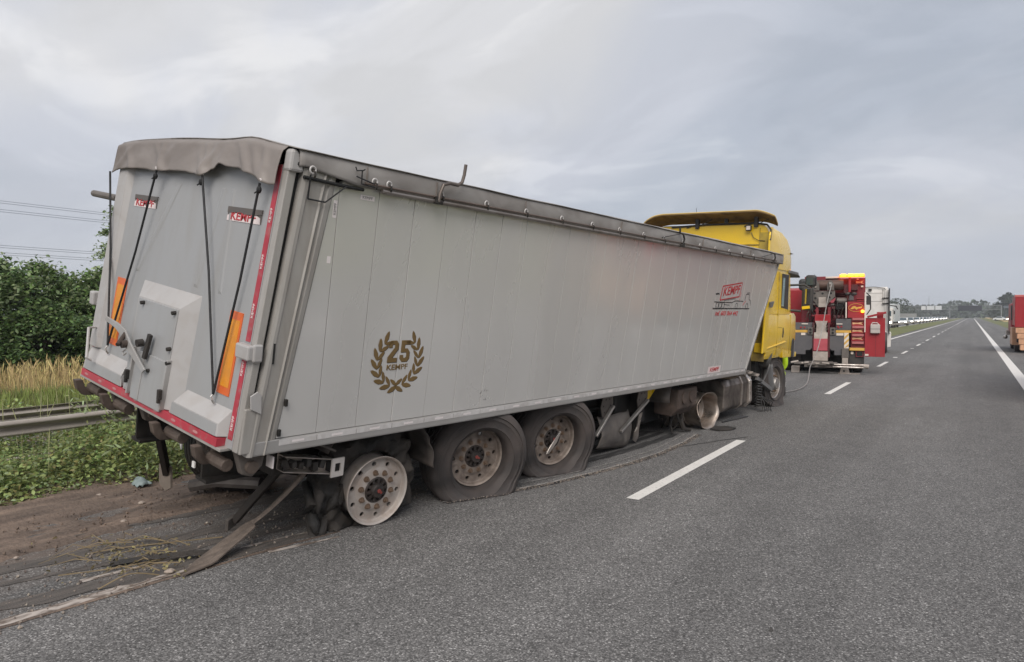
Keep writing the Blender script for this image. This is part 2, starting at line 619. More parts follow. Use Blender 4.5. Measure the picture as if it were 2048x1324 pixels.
def ground_mat():
    m, N, L, p = nodemat('meadow_ground')
    t = N.new('ShaderNodeTexCoord')

    def nz(s, d=5.0):
        n = N.new('ShaderNodeTexNoise')
        n.inputs['Scale'].default_value = s
        n.inputs['Detail'].default_value = d
        L.new(t.outputs['Object'], n.inputs['Vector'])
        return n.outputs['Fac']
    r = N.new('ShaderNodeValToRGB')
    el = r.color_ramp.elements
    el[0].position, el[0].color = 0.32, (0.055, 0.075, 0.022, 1)
    el[1].position, el[1].color = 0.68, (0.20, 0.165, 0.07, 1)
    e = el.new(0.5)
    e.color = (0.10, 0.115, 0.035, 1)
    L.new(nz(0.35, 8.0), r.inputs[0])
    L.new(r.outputs[0], p.inputs['Base Color'])
    p.inputs['Roughness'].default_value = 0.95
    b = N.new('ShaderNodeBump')
    b.inputs['Distance'].default_value = 0.1
    L.new(nz(9.0, 6.0), b.inputs['Height'])
    L.new(b.outputs[0], p.inputs['Normal'])
    return m


asph = asphalt_mat()
meadow = ground_mat()
field_m = M('ripe_field', (0.46, 0.34, 0.16), 0.95, 0, 0.22, 0.15, (1, 0.4, 1), 0.6, 3, (0.28, 0.21, 0.085), 0.5, 0.05)
grass_gm = M('green_verge', (0.105, 0.125, 0.035), 0.95, 0, 0.25, 0.8, bump=0.8, bs=7, dirt=(0.19, 0.165, 0.065), damt=0.6, ds=0.5)
soil_m = M('churned_soil', (0.185, 0.135, 0.104), 0.95, 0, 0.30, 3.5, (1.6, .5, 1), 1.0, 26, (0.062, 0.045, 0.036), 0.8, 5, (1.6, 0.35, 1), .54)
paint_m = M('road_paint', (0.70, 0.67, 0.63), 0.6, 0, 0.05, 6, bump=0.1, bs=140, dirt=(0.28, 0.265, 0.25), damt=0.45, ds=30, dthr=0.62, dw=0.05)
paint_old = M('scraped_road_paint', (0.42, 0.37, 0.33), 0.8, 0, 0.12, 12, dirt=(0.12, 0.09, 0.07), damt=0.95, ds=7, dst=(3, 1, 1), dthr=0.50, dw=0.07)
scratch_m = M('fresh_scrape', (0.33, 0.31, 0.29), 0.8, 0, 0.2, 9, dirt=(0.14, 0.13, 0.125), damt=0.9, ds=14, dst=(3, 1, 1), dthr=0.52, dw=0.08)
skid_m = M('rubber_skid_mark', (0.022, 0.021, 0.021), 0.8, 0, 0.25, 5, (6, 0.5, 1), 0.3, 90, (0.085, 0.08, 0.077), 0.8, 5, (7, 0.5, 1), 0.55, dw=0.12)
rut_m = M('dark_rut', (0.06, 0.054, 0.05), 0.85, 0, 0.3, 9, (4, 0.6, 1), 0.4, 90, (0.135, 0.115, 0.10), 0.9, 4, (5, 0.8, 1), 0.48, dw=.2)
crumb_m = M('asphalt_crumbs', (0.20, 0.165, 0.14), 0.9, 0, 0.35, 30, island=0.5)

MB().add([(-1800, -900, -.07), (1800, -900, -.07), (1800, 2300, -.07), (-1800, 2300, -.07)], [(0, 1, 2, 3)]).build('ground', meadow)['kind'] = 'structure'
road = MB().b2((-7.25, -60, -.12), (4.35, 1500, 0)).build('road', asph)
road['kind'] = 'structure'
opp = MB().b2((-15.4, -60, -.15), (-9.9, 1500, -.03)).build('opposite_road', asph)
opp['kind'] = 'structure'


def sheet(name, pts, z, mat, parent):
    return MB().add([(x, y, z) for x, y in pts], [tuple(range(len(pts)))]).build(name, mat, parent)


def strip(name, path, w, z, mat, parent, jit=0.0, solid=False):
    """a flat ribbon along path [(x, y)] with ragged width"""
    vs, fs = [], []
    dense = []
    for a, b in zip(path[:-1], path[1:]):
        n = max(2, int(math.hypot(b[0] - a[0], b[1] - a[1]) / 0.06)) if jit else 2
        for i in range(n):
            k = i / n
            dense.append((a[0] + (b[0] - a[0]) * k, a[1] + (b[1] - a[1]) * k))
    dense.append(path[-1])
    for i, (x, y) in enumerate(dense):
        a = dense[max(i - 1, 0)]
        b = dense[min(i + 1, len(dense) - 1)]
        d = Vector((b[0] - a[0], b[1] - a[1])).normalized()
        nrm = Vector((-d.y, d.x))
        w0 = w / 2 * (1 + jit * (1.3 * vnoise(x * 1.7, y, 3.0, w * 90) + .7 * vnoise(x, y, 11, w * 50)))
        w1 = w / 2 * (1 + jit * (1.3 * vnoise(x * 1.7, y, 3.0, w * 70 + 5) + .7 * vnoise(x, y, 11, 7)))
        vs += [(x + nrm.x * w0, y + nrm.y * w0, z), (x - nrm.x * w1, y - nrm.y * w1, z)]
    for i in range(len(dense) - 1):
        fs.append((2 * i, 2 * i + 1, 2 * i + 3, 2 * i + 2))
    return MB().add(vs, fs).build(name, mat, parent)


# painted lines
for y0, y1 in [(-5.9, -2.0), (6.25, 10.05), (17.1, 20.4), (27.4, 30.4), (37.4, 40.4), (47.8, 51.2), (58, 61.5), (68, 72), (78, 82), (89, 93), (100, 104), (112, 116), (124, 128), (136, 140), (150, 155), (165, 170)]:
    sheet('lane_marking', [(-2.775, y0), (-2.645, y0), (-2.645, y1), (-2.775, y1)], .004, paint_m, road)
sheet('lane_marking', [(-2.775, 175), (-2.645, 175), (-2.645, 900), (-2.775, 900)], .004, paint_m, road)
for y0 in (33.6, 43.6, 54, 64):
    sheet('lane_marking', [(-2.79, y0), (-2.63, y0), (-2.63, y0 + .5), (-2.79, y0 + .5)], .004, paint_m, road)
sheet('edge_marking', [(1.05, -40), (1.31, -40), (1.31, 1200), (1.05, 1200)], .004, paint_m, road)
sheet('edge_marking', [(-5.25, 13), (-5.05, 13), (-5.05, 1200), (-5.25, 1200)], .004, paint_m, road)
strip('groove', [(-4.66, .6), (-4.56, 1.9), (-4.49, 2.6), (-4.42, 3.3), (-4.3, 4.0)], .05, .003, soil_m, road, .8)
strip('edge_marking', [(-4.72, .6), (-4.62, 1.9), (-4.55, 2.6), (-4.5, 3.3)], .085, .004, paint_old, road, .45)
strip('edge_marking', [(-4.92, 2.3), (-4.80, 3.0)], .06, .004, paint_old, road, .5)
strip('edge_marking', [(-4.62, 3.3), (-4.45, 4.0)], .05, .004, paint_old, road, .6)
strip('edge_marking', [(-4.36, 3.35), (-4.2, 3.9)], .035, .004, paint_old, road, .6)
sheet('edge_marking', [(-10.35, 40), (-10.15, 40), (-10.15, 1200), (-10.35, 1200)], -.024, paint_m, opp)

# the arc scraped by the bare tractor rim and the dark rubber beside it
arc = [(-4.12, 5.15), (-3.88, 5.75), (-3.66, 6.4), (-3.50, 7.1), (-3.38, 7.8), (-3.31, 8.6), (-3.31, 9.4), (-3.37, 10.2)]
arc2 = [(-4.15, 5.75), (-3.9, 6.3), (-3.70, 7.0), (-3.56, 7.8), (-3.48, 8.6), (-3.5, 9.5), (-3.56, 10.1)]
strip('scrape_mark', arc, .075, .008, skid_m, road, .5)
strip('scrape_mark', [(x - .03, y) for x, y in arc], .025, .0105, scratch_m, road, .7)
strip('scrape_mark', arc2, .018, .008, scratch_m, road, .6)
for off, w in ((.20, .14), (.42, .10), (.62, .20), (.95, .12), (1.3, .22)):
    strip('skid_mark', [(x - off - .1 * math.sin(y), y) for x, y in arc2], w, .005 + off * .001, skid_m, road, .35)
for pa, w_ in (([(-6.0, .8), (-5.45, 2.6), (-4.95, 4.2), (-4.6, 5.4)], .20), ([(-5.55, 1.2), (-5.0, 2.9), (-4.6, 4.3)], .12), ([(-5.0, 1.4), (-4.72, 2.4), (-4.42, 3.8)], .16), ([(-6.3, 2.2), (-5.7, 4.0), (-5.2, 6.0)], .24)):
    strip('skid_mark', pa, w_, .0035 + w_ * .004, rut_m, road, .6)
strip('skid_mark', [(-3.3, 9.0), (-2.95, 9.9), (-2.7, 10.4)], .02, .005, skid_m, road, .6)


def crumbs(name, fn, n, s0, s1, mat, parent=None):
    b = MB()
    for i in range(n):
        x, y, z = fn()
        s = random.uniform(s0, s1)
        q = Euler((random.uniform(0, 3), random.uniform(0, 3), random.uniform(0, 3))).to_matrix()
        vs = [q @ Vector(p) * s * random.uniform(.6, 1.2) for p in ((1, 0, 0), (-1, 0, 0), (0, 1, 0), (0, -1, 0), (0, 0, .7), (0, 0, -.7))]
        b.add([v + Vector((x, y, z + s * .3)) for v in vs], [(0, 2, 4), (2, 1, 4), (1, 3, 4), (3, 0, 4), (2, 0, 5), (1, 2, 5), (3, 1, 5), (0, 3, 5)])
    o = b.build(name, mat, parent)
    o['kind'] = 'stuff'
    return o


def on_arc():
    i = random.randrange(len(arc) - 1)
    k = random.random()
    x = arc[i][0] + (arc[i + 1][0] - arc[i][0]) * k + random.gauss(.008, .030)
    return x, arc[i][1] + (arc[i + 1][1] - arc[i][1]) * k, 0.006


tag(crumbs('asphalt_crumbs', on_arc, 1700, .003, .010, crumb_m), 'ridge of asphalt crumbs thrown up along the scrape arc', 'crumbs', kind='stuff')


def on_shoulder():
    y = random.uniform(1.0, 6.5)
    return -4.4 - abs(random.gauss(0, 1.1)), y, 0.003


tag(crumbs('gravel_scatter', on_shoulder, 900, .004, .016, crumb_m), 'small stones and soil crumbs scattered over the left shoulder', 'gravel', kind='stuff')


# churned soil, lumpy and tapering into the asphalt
def soil_bed():
    nx, ny = 70, 150
    x0, x1, y0, y1 = -7.6, -4.9, .2, 8.2
    vs, fs = [], []
    for i in range(nx + 1):
        for j in range(ny + 1):
            x = x0 + (x1 - x0) * i / nx
            y = y0 + (y1 - y0) * j / ny
            edge = -5.65 + .28 * vnoise(x * .2, y, .9) - .10 * (y - 2.0) + .1 * vnoise(x, y, 3, 5)
            k = (edge - x) / 0.8                       # soil thins towards the lane
            band = .5 + .5 * math.sin((x + .13 * y) * 4.2 + 2 * vnoise(x, y * .3, 1.2, 9))
            h = .035 * k + .045 * vnoise(x * 1.3, y * .45, 1.5, 2) + .022 * vnoise(x, y * .5, 4.5, 3) + .012 * vnoise(x, y, 14, 4) + .018 * band - .018
            if x < -7.0:
                h += (-7.0 - x) * .16
            if x > -5.0:
                h -= .05
            vs.append((x, y, min(h, .10) + .002))
    for i in range(nx):
        for j in range(ny):
            a = i * (ny + 1) + j
            if max(vs[a][2], vs[a + 1][2], vs[a + ny + 2][2], vs[a + ny + 1][2]) > 0:
                fs.append((a, a + 1, a + ny + 2, a + ny + 1))
    o = MB().add(vs, fs).build('soil', soil_m, None, smooth=True)
    o['kind'] = 'structure'


soil_bed()


def clod_spot():
    y = random.uniform(.6, 7)
    x = random.uniform(-7.2, -5.55 - .1 * (y - 2)) + random.gauss(0, .15)
    return x, y, .015 + .03 * random.random() * min(1, max(0, (-5.4 - x)))


tag(crumbs('soil_clods', clod_spot, 700, .005, .02, soil_m), 'clods of brown earth strewn over the churned soil strip', 'soil', kind='stuff')

# verge soil under the weeds, green strip beyond, field on the right
def bumpy(name, x0, x1, y0, y1, nx, ny, fn, mat):
    b = MB().grid(lambda u, v: (x0 + (x1 - x0) * u, y0 + (y1 - y0) * v, fn(x0 + (x1 - x0) * u, y0 + (y1 - y0) * v)), nx, ny)
    o = b.build(name, mat, None, smooth=True)
    o['kind'] = 'structure'
    return o


bumpy('median_verge', -9.9, -7.2, -20, 30, 20, 200, lambda x, y: -.02 + .07 * math.sin((x + 9.9) / 2.7 * math.pi) + .03 * vnoise(x, y, 2), M('verge_soil', (0.075, 0.07, 0.035), 0.95, 0, .3, 4, bump=.8, bs=20))
bumpy('median_grass', -9.9, -7.2, 30, 900, 4, 60, lambda x, y: .0 + .08 * math.sin((x + 9.9) / 2.7 * math.pi), grass_gm)
bumpy('shoulder_grass', -7.25, -5.75, 52, 900, 3, 60, lambda x, y: .02 + .04 * vnoise(x, y, .2), grass_gm)
bumpy('roadside_grass', -24, -15.4, -30, 200, 24, 200, lambda x, y: -.05 + .012 * (-15.4 - x) + .05 * vnoise(x, y, .7), grass_gm)
bumpy('meadow', -60, -24, -60, 300, 30, 60, lambda x, y: .05 + .25 * vnoise(x, y, .08), grass_gm)
bumpy('right_verge', 4.35, 8.5, -20, 800, 8, 200, lambda x, y: -.04 + .05 * (x - 4.35) + .05 * vnoise(x, y, .6), grass_gm)
bumpy('ripe_field', 7.5, 380, 45, 800, 60, 80, lambda x, y: .15 + min(1.0, (x - 7.5) * .03) + .3 * vnoise(x, y, .02), field_m)
bumpy('left_field', -300, -15.5, 200, 900, 40, 60, lambda x, y: .1 + .3 * vnoise(x, y, .02), field_m)

# ------------------------------------------------------------------ vegetation


def LEAF(name, rgb):
    m = M(name, rgb, 0.55, 0, .2, 1.5, island=.45, spec=.4)
    N, L = m.node_tree.nodes, m.node_tree.links
    p = N['Principled BSDF']
    out = [n for n in N if n.type == 'OUTPUT_MATERIAL'][0]
    tr_ = N.new('ShaderNodeBsdfTranslucent')
    src = p.inputs['Base Color'].links[0].from_socket
    L.new(src, tr_.inputs['Color'])
    mx = N.new('ShaderNodeMixShader')
    mx.inputs[0].default_value = .35
    L.new(p.outputs[0], mx.inputs[1])
    L.new(tr_.outputs[0], mx.inputs[2])
    L.new(mx.outputs[0], out.inputs['Surface'])
    return m


leaf_mats = [
    LEAF('leaf_mid', (0.17, 0.25, 0.08)),
    LEAF('leaf_dark', (0.085, 0.135, 0.05)),
    LEAF('leaf_pale', (0.30, 0.36, 0.19)),
    LEAF('leaf_weed', (0.33, 0.385, 0.14)),
    LEAF('leaf_yellowed', (0.32, 0.28, 0.11)),
]
bark = M('bark', (0.085, 0.065, 0.05), 0.9, 0, .25, 9, (1, 1, .3), .6, 18)
straw = M('dry_grass_stalks', (0.46, 0.345, 0.16), 0.85, 0, .15, 2.0, island=.35)
green_blade = M('green_grass_blades', (0.17, 0.205, 0.05), 0.8, 0, .2, 1.0, island=.35)
stem_m = M('weed_stem', (0.16, 0.16, 0.055), 0.8, 0, .2, 8)
twig_m = M('broken_weed_stalk', (0.20, 0.15, 0.085), 0.8, 0, .2, 9)


def leaves(name, centers, size, mats, parent=None, flat=.5, jitter=.35, aspect=.5, weights=None):
    """rhombic folded leaves around the given centres"""
    c = np.asarray(centers, float)
    n = len(c)
    a = RNG.normal(size=(n, 3))
    a[:, 2] *= (1 - flat)
    a /= np.linalg.norm(a, axis=1, keepdims=True)
    up = np.array([0, 0, 1.0]) * flat * 2.2 + RNG.normal(size=(n, 3)) * .6
    b = np.cross(up, a)
    b /= np.linalg.norm(b, axis=1, keepdims=True) + 1e-9
    nn = np.cross(a, b)
    s = (size * (1 + jitter * RNG.uniform(-1, 1, n)))[:, None]
    P = np.empty((n, 6, 3))
    P[:, 0] = c - a * s * .5
    P[:, 1] = c - b * s * aspect * .5 + nn * s * .06 - a * s * .06
    P[:, 2] = c + b * s * aspect * .5 + nn * s * .06 - a * s * .06
    P[:, 3] = c - b * s * aspect * .33 + nn * s * .05 + a * s * .24
    P[:, 4] = c + b * s * aspect * .33 + nn * s * .05 + a * s * .24
    P[:, 5] = c + a * s * .5 - nn * s * .08
    v = P.reshape(-1, 3)
    base = (np.arange(n) * 6)[:, None]
    tri = np.concatenate([base + np.array([0, 2, 1]), base + np.array([1, 2, 3]), base + np.array([3, 2, 4]), base + np.array([3, 4, 5])], 1).reshape(-1)
    me = bpy.data.meshes.new(name)
    me.vertices.add(len(v))
    me.vertices.foreach_set('co', v.reshape(-1))
    nt = n * 4
    me.loops.add(nt * 3)
    me.loops.foreach_set('vertex_index', tri.astype(np.int32))
    me.polygons.add(nt)
    me.polygons.foreach_set('loop_start', np.arange(nt, dtype=np.int32) * 3)
    me.polygons.foreach_set('loop_total', np.full(nt, 3, np.int32))
    w = weights or [1] * len(mats)
    mi = RNG.choice(len(mats), n, p=np.array(w) / sum(w))
    me.polygons.foreach_set('material_index', np.repeat(mi, 4).astype(np.int32))
    for m in mats:
        me.materials.append(m)
    me.update(calc_edges=True)
    o = bpy.data.objects.new(name, me)
    COL.objects.link(o)
    o.parent = parent
    return o


def blades(name, pts, h0, h1, w, lean, mat, head=False, parent=None):
    """grass blades, each a bent tapering strip; head adds a seed ear"""
    n = len(pts)
    pts = np.asarray(pts, float)
    h = RNG.uniform(h0, h1, n)
    ang = RNG.uniform(0, 2 * np.pi, n)
    ln = np.abs(RNG.normal(0, lean, n)) * h
    d = np.stack([np.cos(ang), np.sin(ang), np.zeros(n)], 1)
    ang2 = RNG.uniform(0, 2 * np.pi, n)
    s = np.stack([np.cos(ang2), np.sin(ang2), np.zeros(n)], 1) * w / 2
    z = np.array([0, 0, 1.0])
    p0 = pts
    p1 = pts + d * (ln * .3)[:, None] + z * (h * .6)[:, None]
    p2 = pts + d * ln[:, None] + z * h[:, None]
    hw = 1.9 if head else .15
    mid = pts + d * (ln * .75)[:, None] + z * (h * .86)[:, None]
    P = np.stack([p0 - s, p0 + s, p1 - s * .8, p1 + s * .8, mid - s * hw, mid + s * hw, p2], 1)
    v = P.reshape(-1, 3)
    base = (np.arange(n) * 7)[:, None]
    tri = np.concatenate([base + np.array(t) for t in ([0, 1, 3], [0, 3, 2], [2, 3, 5], [2, 5, 4], [4, 5, 6])], 1).reshape(-1)
    nt = n * 5
    me = bpy.data.meshes.new(name)
    me.vertices.add(len(v))
    me.vertices.foreach_set('co', v.reshape(-1))
    me.loops.add(nt * 3)
    me.loops.foreach_set('vertex_index', tri.astype(np.int32))
    me.polygons.add(nt)
    me.polygons.foreach_set('loop_start', np.arange(nt, dtype=np.int32) * 3)
    me.polygons.foreach_set('loop_total', np.full(nt, 3, np.int32))
    me.materials.append(mat)
    me.update(calc_edges=True)
    o = bpy.data.objects.new(name, me)
    COL.objects.link(o)
    o.parent = parent
    return o


# leafy weeds along the near guard rail
def weed_points(n, x0, x1, y0, y1, hfun):
    x = RNG.uniform(x0, x1, n)
    y = RNG.uniform(y0, y1, n)
    u = RNG.uniform(0, 1, n) ** .7
    hh = np.array([hfun(a, b) for a, b in zip(x, y)])
    keep = hh > .05
    return np.stack([x, y, u * hh], 1)[keep]


def weed_h(x, y):
    e = min(1.0, max(0.0, (-7.12 - x + .22 * vnoise(x, y, 1.3, 1)) / .45))
    return e * (.42 + .40 * vnoise(x, y, 1.1, 2) + .16 * vnoise(x, y, 3.5, 3)) + .03


wp = weed_points(64000, -9.8, -6.95, .8, 6.3, weed_h)
wp2 = weed_points(9000, -9.8, -7.0, 6.3, 18, weed_h)
tag(leaves('weeds', np.concatenate([wp, wp2]), .044, [leaf_mats[3], leaf_mats[0], leaf_mats[2], leaf_mats[4]], None, .62, .5, .62, [6, 2, 2, 1]),
    'low leafy green weeds covering the verge in front of the guard rail', 'weeds', kind='stuff')
wp3 = weed_points(20000, -9.8, -7.1, .8, 8, lambda x, y: 1.6 * weed_h(x, y) * (1 if vnoise(x, y, .8, 30) > 0 else .2))
tag(leaves('feathery_weeds', wp3, .075, [leaf_mats[2], leaf_mats[3]], None, .15, .5, .22), 'taller feathery grey green weeds mixed through the verge', 'weeds', kind='stuff')
sx_ = RNG.uniform(-9.7, -7.5, 90)
sy_ = RNG.uniform(1.0, 6.0, 90)
tag(blades('weed_stalks', np.stack([sx_, sy_, np.full(90, .1)], 1), .45, .95, .005, .15, M('pale_stalk', (0.30, 0.30, 0.15), .8, 0, .2, 5), True),
    'thin pale weed stalks rising in front of the guard rail', 'weeds', kind='stuff')
xs = RNG.uniform(-17.7, -15.3, 9000)
ys = RNG.uniform(2, 16, 9000)
tag(blades('roadside_grass_blades', np.stack([xs, ys, np.full(9000, -.03)], 1), .10, .30, .016, .35, green_blade), 'mown green grass strip below the tall dry grass', 'grass', kind='stuff')
xs = RNG.uniform(-21.5, -17.4, 6500)
ys = RNG.uniform(2, 20, 6500)
zz = np.array([-.28 * (.5 + vnoise(a, b, .9, 3)) for a, b in zip(xs, ys)])
tag(blades('dry_grass', np.stack([xs, ys, zz], 1), .38, .82, .011, .25, straw, True), 'tall straw coloured grass in front of the trees', 'grass', kind='stuff')


def tree(name, label, loc, h, rx, nclump, nleaf, lsize, mats, wts, low=.05, shape=1.0, group=None, seed=0, trunk_r=.09):
    t = empty(name, loc)
    tag(t, label, 'tree', group)
    rg = np.random.default_rng(seed + 100)
    tr = MB()
    top = Vector((rg.normal(0, .1), rg.normal(0, .1), h * .82))
    tr.tube([(0, 0, -.2), (top.x * .3, top.y * .3, h * .3), (top.x * .7, top.y * .7, h * .6), tuple(top)], [trunk_r, trunk_r * .8, trunk_r * .5, trunk_r * .15], 8)
    cl = []
    for i in range(nclump):
        u = low + (1 - low) * rg.uniform() ** .85
        prof = (1 - u ** (2.2 * shape)) ** .55 * (0.55 + .45 * min(1, u * 4))
        a = rg.uniform(0, 2 * np.pi)
        rr = rx * prof * rg.uniform(.35, 1.12)
        cl.append((math.cos(a) * rr, math.sin(a) * rr, h * u * rg.uniform(.92, 1.05)))
    for c in cl[::max(1, nclump // 14)]:
        k = min(.75, c[2] / h * .7)
        tr.tube([(top.x * k, top.y * k, h * k * .9), (c[0] * .5, c[1] * .5, (h * k * .9 + c[2]) / 2 + .05), c], [trunk_r * .4, trunk_r * .25, trunk_r * .08], 5)
    tr.build('trunk', bark, t, smooth=True)
    C = []
    for c in cl:
        r = rx * rg.uniform(.16, .30)
        p = rg.normal(size=(nleaf, 3)) * np.array([r, r, r * .45]) * .6
        p[:, 2] -= (p[:, 0] ** 2 + p[:, 1] ** 2) * .35 / max(r, .01)
        C.append(p + np.array(c))
    C = np.concatenate(C)
    C = C[C[:, 2] > .02]
    leaves('crown', C, lsize, mats, t, .5, .4, .55, wts)
    return t


LM = leaf_mats
G_ = 'roadside trees behind the dry grass'
tree('broadleaf_tree', 'dark green bushy tree at the far left edge, behind tall dry grass', (-23.8, 8.6, 0), 3.45, 2.0, 95, 165, .135, [LM[0], LM[1], LM[2]], [4, 4, 2], 0.02, seed=1, group=G_)
tree('broadleaf_tree', 'rounded green tree topping out right of the leftmost tree', (-24.0, 10.2, 0), 3.25, 1.7, 90, 165, .135, [LM[0], LM[1], LM[2]], [5, 3, 3], 0.02, seed=2, group=G_)
tree('broadleaf_tree', 'lower spreading green tree just left of the tilted tailgate', (-24.2, 12.0, 0), 3.15, 1.8, 90, 165, .135, [LM[0], LM[1], LM[2]], [5, 3, 3], 0.02, seed=3, group=G_)
tree('bush', 'dense dark shrub filling the gap below the leftmost trees', (-22.6, 9.6, 0), 2.1, 1.7, 70, 165, .12, [LM[1], LM[0]], [5, 3], 0.02, seed=4, group=G_, trunk_r=.05)
tree('bush', 'dense dark shrub beside the lower left corner of the tailgate', (-22.8, 11.6, 0), 2.0, 1.8, 70, 165, .12, [LM[1], LM[0]], [4, 4], 0.02, seed=5, group=G_, trunk_r=.05)
tree('poplar_tree', 'tall narrow grey green tree rising beside the tailgate post', (-31.0, 16.4, 0), 6.35, 1.35, 120, 120, .12, [LM[2], LM[0], LM[1]], [5, 3, 2], 0.05, shape=.9, seed=6, group=G_)
tree('broadleaf_tree', 'green tree standing behind the rest, cut by the left frame edge', (-25.5, 6.6, 0), 3.7, 2.0, 80, 150, .135, [LM[0], LM[1], LM[2]], [4, 4, 2], 0.02, seed=7, group=G_)


def wood(name, label, pts, h, rx, lsize, n, mats, seed):
    rg = np.random.default_rng(seed)
    C = []
    for (x, y, k) in pts:
        hh = h * k * rg.uniform(.8, 1.15)
        u = rg.uniform(0.02, 1, n)
        a = rg.uniform(0, 2 * np.pi, n)
        rr = rx * k * np.sqrt(np.clip(1 - (u - .45) ** 2 * 3.0, .02, 1)) * rg.uniform(.55, 1.05, n)
        C.append(np.stack([x + np.cos(a) * rr, y + np.sin(a) * rr, u * hh], 1))
    o = leaves(name, np.concatenate(C), lsize, mats, None, .3, .4, .8)
    tag(o, label, 'woodland', kind='stuff')
    return o


FARM = [M('far_leaf', (0.050, 0.066, 0.038), .8, 0, .25, .05, island=.4), M('far_leaf_dark', (0.034, 0.048, 0.030), .8, 0, .25, .05, island=.4)]
rg = np.random.default_rng(5)
wood('hedgerow', 'belt of trees running on behind the trailer', [(-26 + rg.normal(0, 2), 14 + i * 2.6, 1) for i in range(16)], 3.6, 2.3, .30, 1500, [LM[0], LM[1]], 3)
wood('distant_wood', 'grey green wood along the horizon left of the road', [(-24 - rg.uniform(0, 40) - i * .35, 250 + i * 9 + rg.normal(0, 10), 1) for i in range(46)], 9, 7, .7, 800, FARM, 4)
wood('distant_wood', 'distant wood closing the view where the road meets the horizon', [(-60 + i * 3.4, 1000 + rg.normal(0, 40), 1) for i in range(60)], 13, 11, 2.4, 240, FARM, 6)
wood('distant_wood', 'dark wood on the right horizon beyond the ripe field', [(16 + i * 3.5, 560 + rg.normal(0, 20), 1) for i in range(34)], 10, 9, 1.0, 800, FARM, 8)
wood('distant_wood', 'row of far trees on the left horizon beyond the fields', [(-320 + i * 7.5, 700 + rg.normal(0, 40), 1) for i in range(44)], 13, 12, 2.6, 200, FARM, 9)
tree('broadleaf_tree', 'largest dark tree on the right horizon, behind the gantry post', (17, 480, 0), 14.0, 7.5, 60, 60, 1.3, FARM, [1, 2], .1, seed=21, trunk_r=.4)

# ------------------------------------------------------------------ lettering
_fonts = {}


def text(s, size, mat, parent, mw, name='lettering', shear=0.0, bold=0.0, depth=.0015, xs=1.0):
    key = (s, size, shear, bold, depth, xs)
    if key not in _fonts:
        cu = bpy.data.curves.new('t', 'FONT')
        cu.body = s
        cu.size = size
        cu.shear = shear
        cu.offset = bold
        cu.extrude = depth
        cu.align_x = 'CENTER'
        cu.align_y = 'CENTER'
        cu.resolution_u = 3
        ob = bpy.data.objects.new('t', cu)
        COL.objects.link(ob)
        dg = bpy.context.evaluated_depsgraph_get()
        me = bpy.data.meshes.new_from_object(ob.evaluated_get(dg))
        bpy.data.objects.remove(ob)
        me.transform(Matrix.Diagonal((xs, 1, 1, 1)))
        me.materials.clear()
        me.materials.append(mat)
        _fonts[key] = me
    me = _fonts[key]
    if me.materials[0] is not mat:
        me = me.copy()
        me.materials.clear()
        me.materials.append(mat)
    o = bpy.data.objects.new(name, me)
    COL.objects.link(o)
    o.parent = parent
    o.matrix_local = mw
    return o


def frame_on(origin, xa, ya):
    xa, ya = Vector(xa).normalized(), Vector(ya).normalized()
    za = xa.cross(ya).normalized()
    ya = za.cross(xa)
    m = Matrix((xa, ya, za)).transposed().to_4x4()
    m.translation = Vector(origin)
    return m


# ------------------------------------------------------------------ semi-trailer
T_M = (Matrix.Translation((-5.279, 2.986, 1.073)) @ Matrix.Rotation(-R(5.442), 4, 'Z') @ Matrix.Rotation(R(-.167), 4, 'X') @ Matrix.Rotation(R(9.383), 4, 'Y'))
trailer = empty('semi_trailer', mat=T_M)
tag(trailer, 'silver tipper semi trailer with grey tarpaulin, leaning over on wrecked wheels', 'semi trailer')
TR = trailer
RS = .21 / 1.969                     # the rear end leans forward with height
HW = 1.25


def G(x, z, off=0.0):
    return (x, RS * z - off, z)


def fy(z):                           # sloping front end of the side wall
    return 9.2 + .388 * z


# core (dark inside seen only in the joints), far wall, front wall
core = MB()
core.prism([(-1.19, .30 + RS * 0, .0), (-1.19, .30 + .2, 1.86), (-1.19, fy(1.86) - .06, 1.86), (-1.19, fy(0) - .06, 0)], (2.40, 0, 0))
core.build('body_core', void, TR)
MB().prism([(-1.25, .02, -.05), (-1.25, .22, 1.9), (-1.25, fy(1.9), 1.9), (-1.25, fy(-.05), -.05)], (.055, 0, 0)).build('far_side_wall', silver, TR)
MB().prism([(-1.19, fy(-.05) - .055, -.05), (-1.19, fy(1.9) - .055, 1.9), (-1.19, fy(1.9), 1.9), (-1.19, fy(-.05), -.05)], (2.38, 0, 0)).build('front_wall', silver, TR)

# side planks: vertical panels 0.36 m wide, each one its own piece
Z0, Z1 = .046, 1.842
edges = [.615 + .3595 * k for k in range(28)]


def panel(y0, y1, name='side_panel', first=False):
    g = .0022
    poly = []
    zs = [Z0 + (Z1 - Z0) * i / 8 for i in range(9)]
    lo = [max(y0 + g, 0) for z in zs]
    hi = [min(y1 - g, fy(z) - .05) for z in zs]
    if first:
        lo = [.275 + .162 * z + g for z in zs]
        hi = [y1 - g for z in zs]
    pts = [(y, z) for y, z in zip(hi, zs) if y > y0 + 2 * g or first]
    if not pts:
        return None
    # panels cut by the sloping front start where the slope crosses them
    low = [(y, z) for y, z, h in zip(lo, zs, hi) if h > y0 + 2 * g or first]
    if len(pts) < 9:
        zc_ = (y0 + g + .05 - 9.2) / .388
        if low[0][1] > zc_ > Z0:
            low = [(y0 + g, zc_)] + low
    ring = low + list(reversed(pts))
    ring = [(HW - .018, y, z) for y, z in ring]
    b = MB().prism(ring, (.018 + random.uniform(-.0012, .0012), 0, 0))
    return b.build(name, silver, TR, bevel=.003)


panel(.3, .615, first=True)
for a, b in zip(edges[:-1], edges[1:]):
    if a < fy(Z1) - .08:
        panel(a, b)

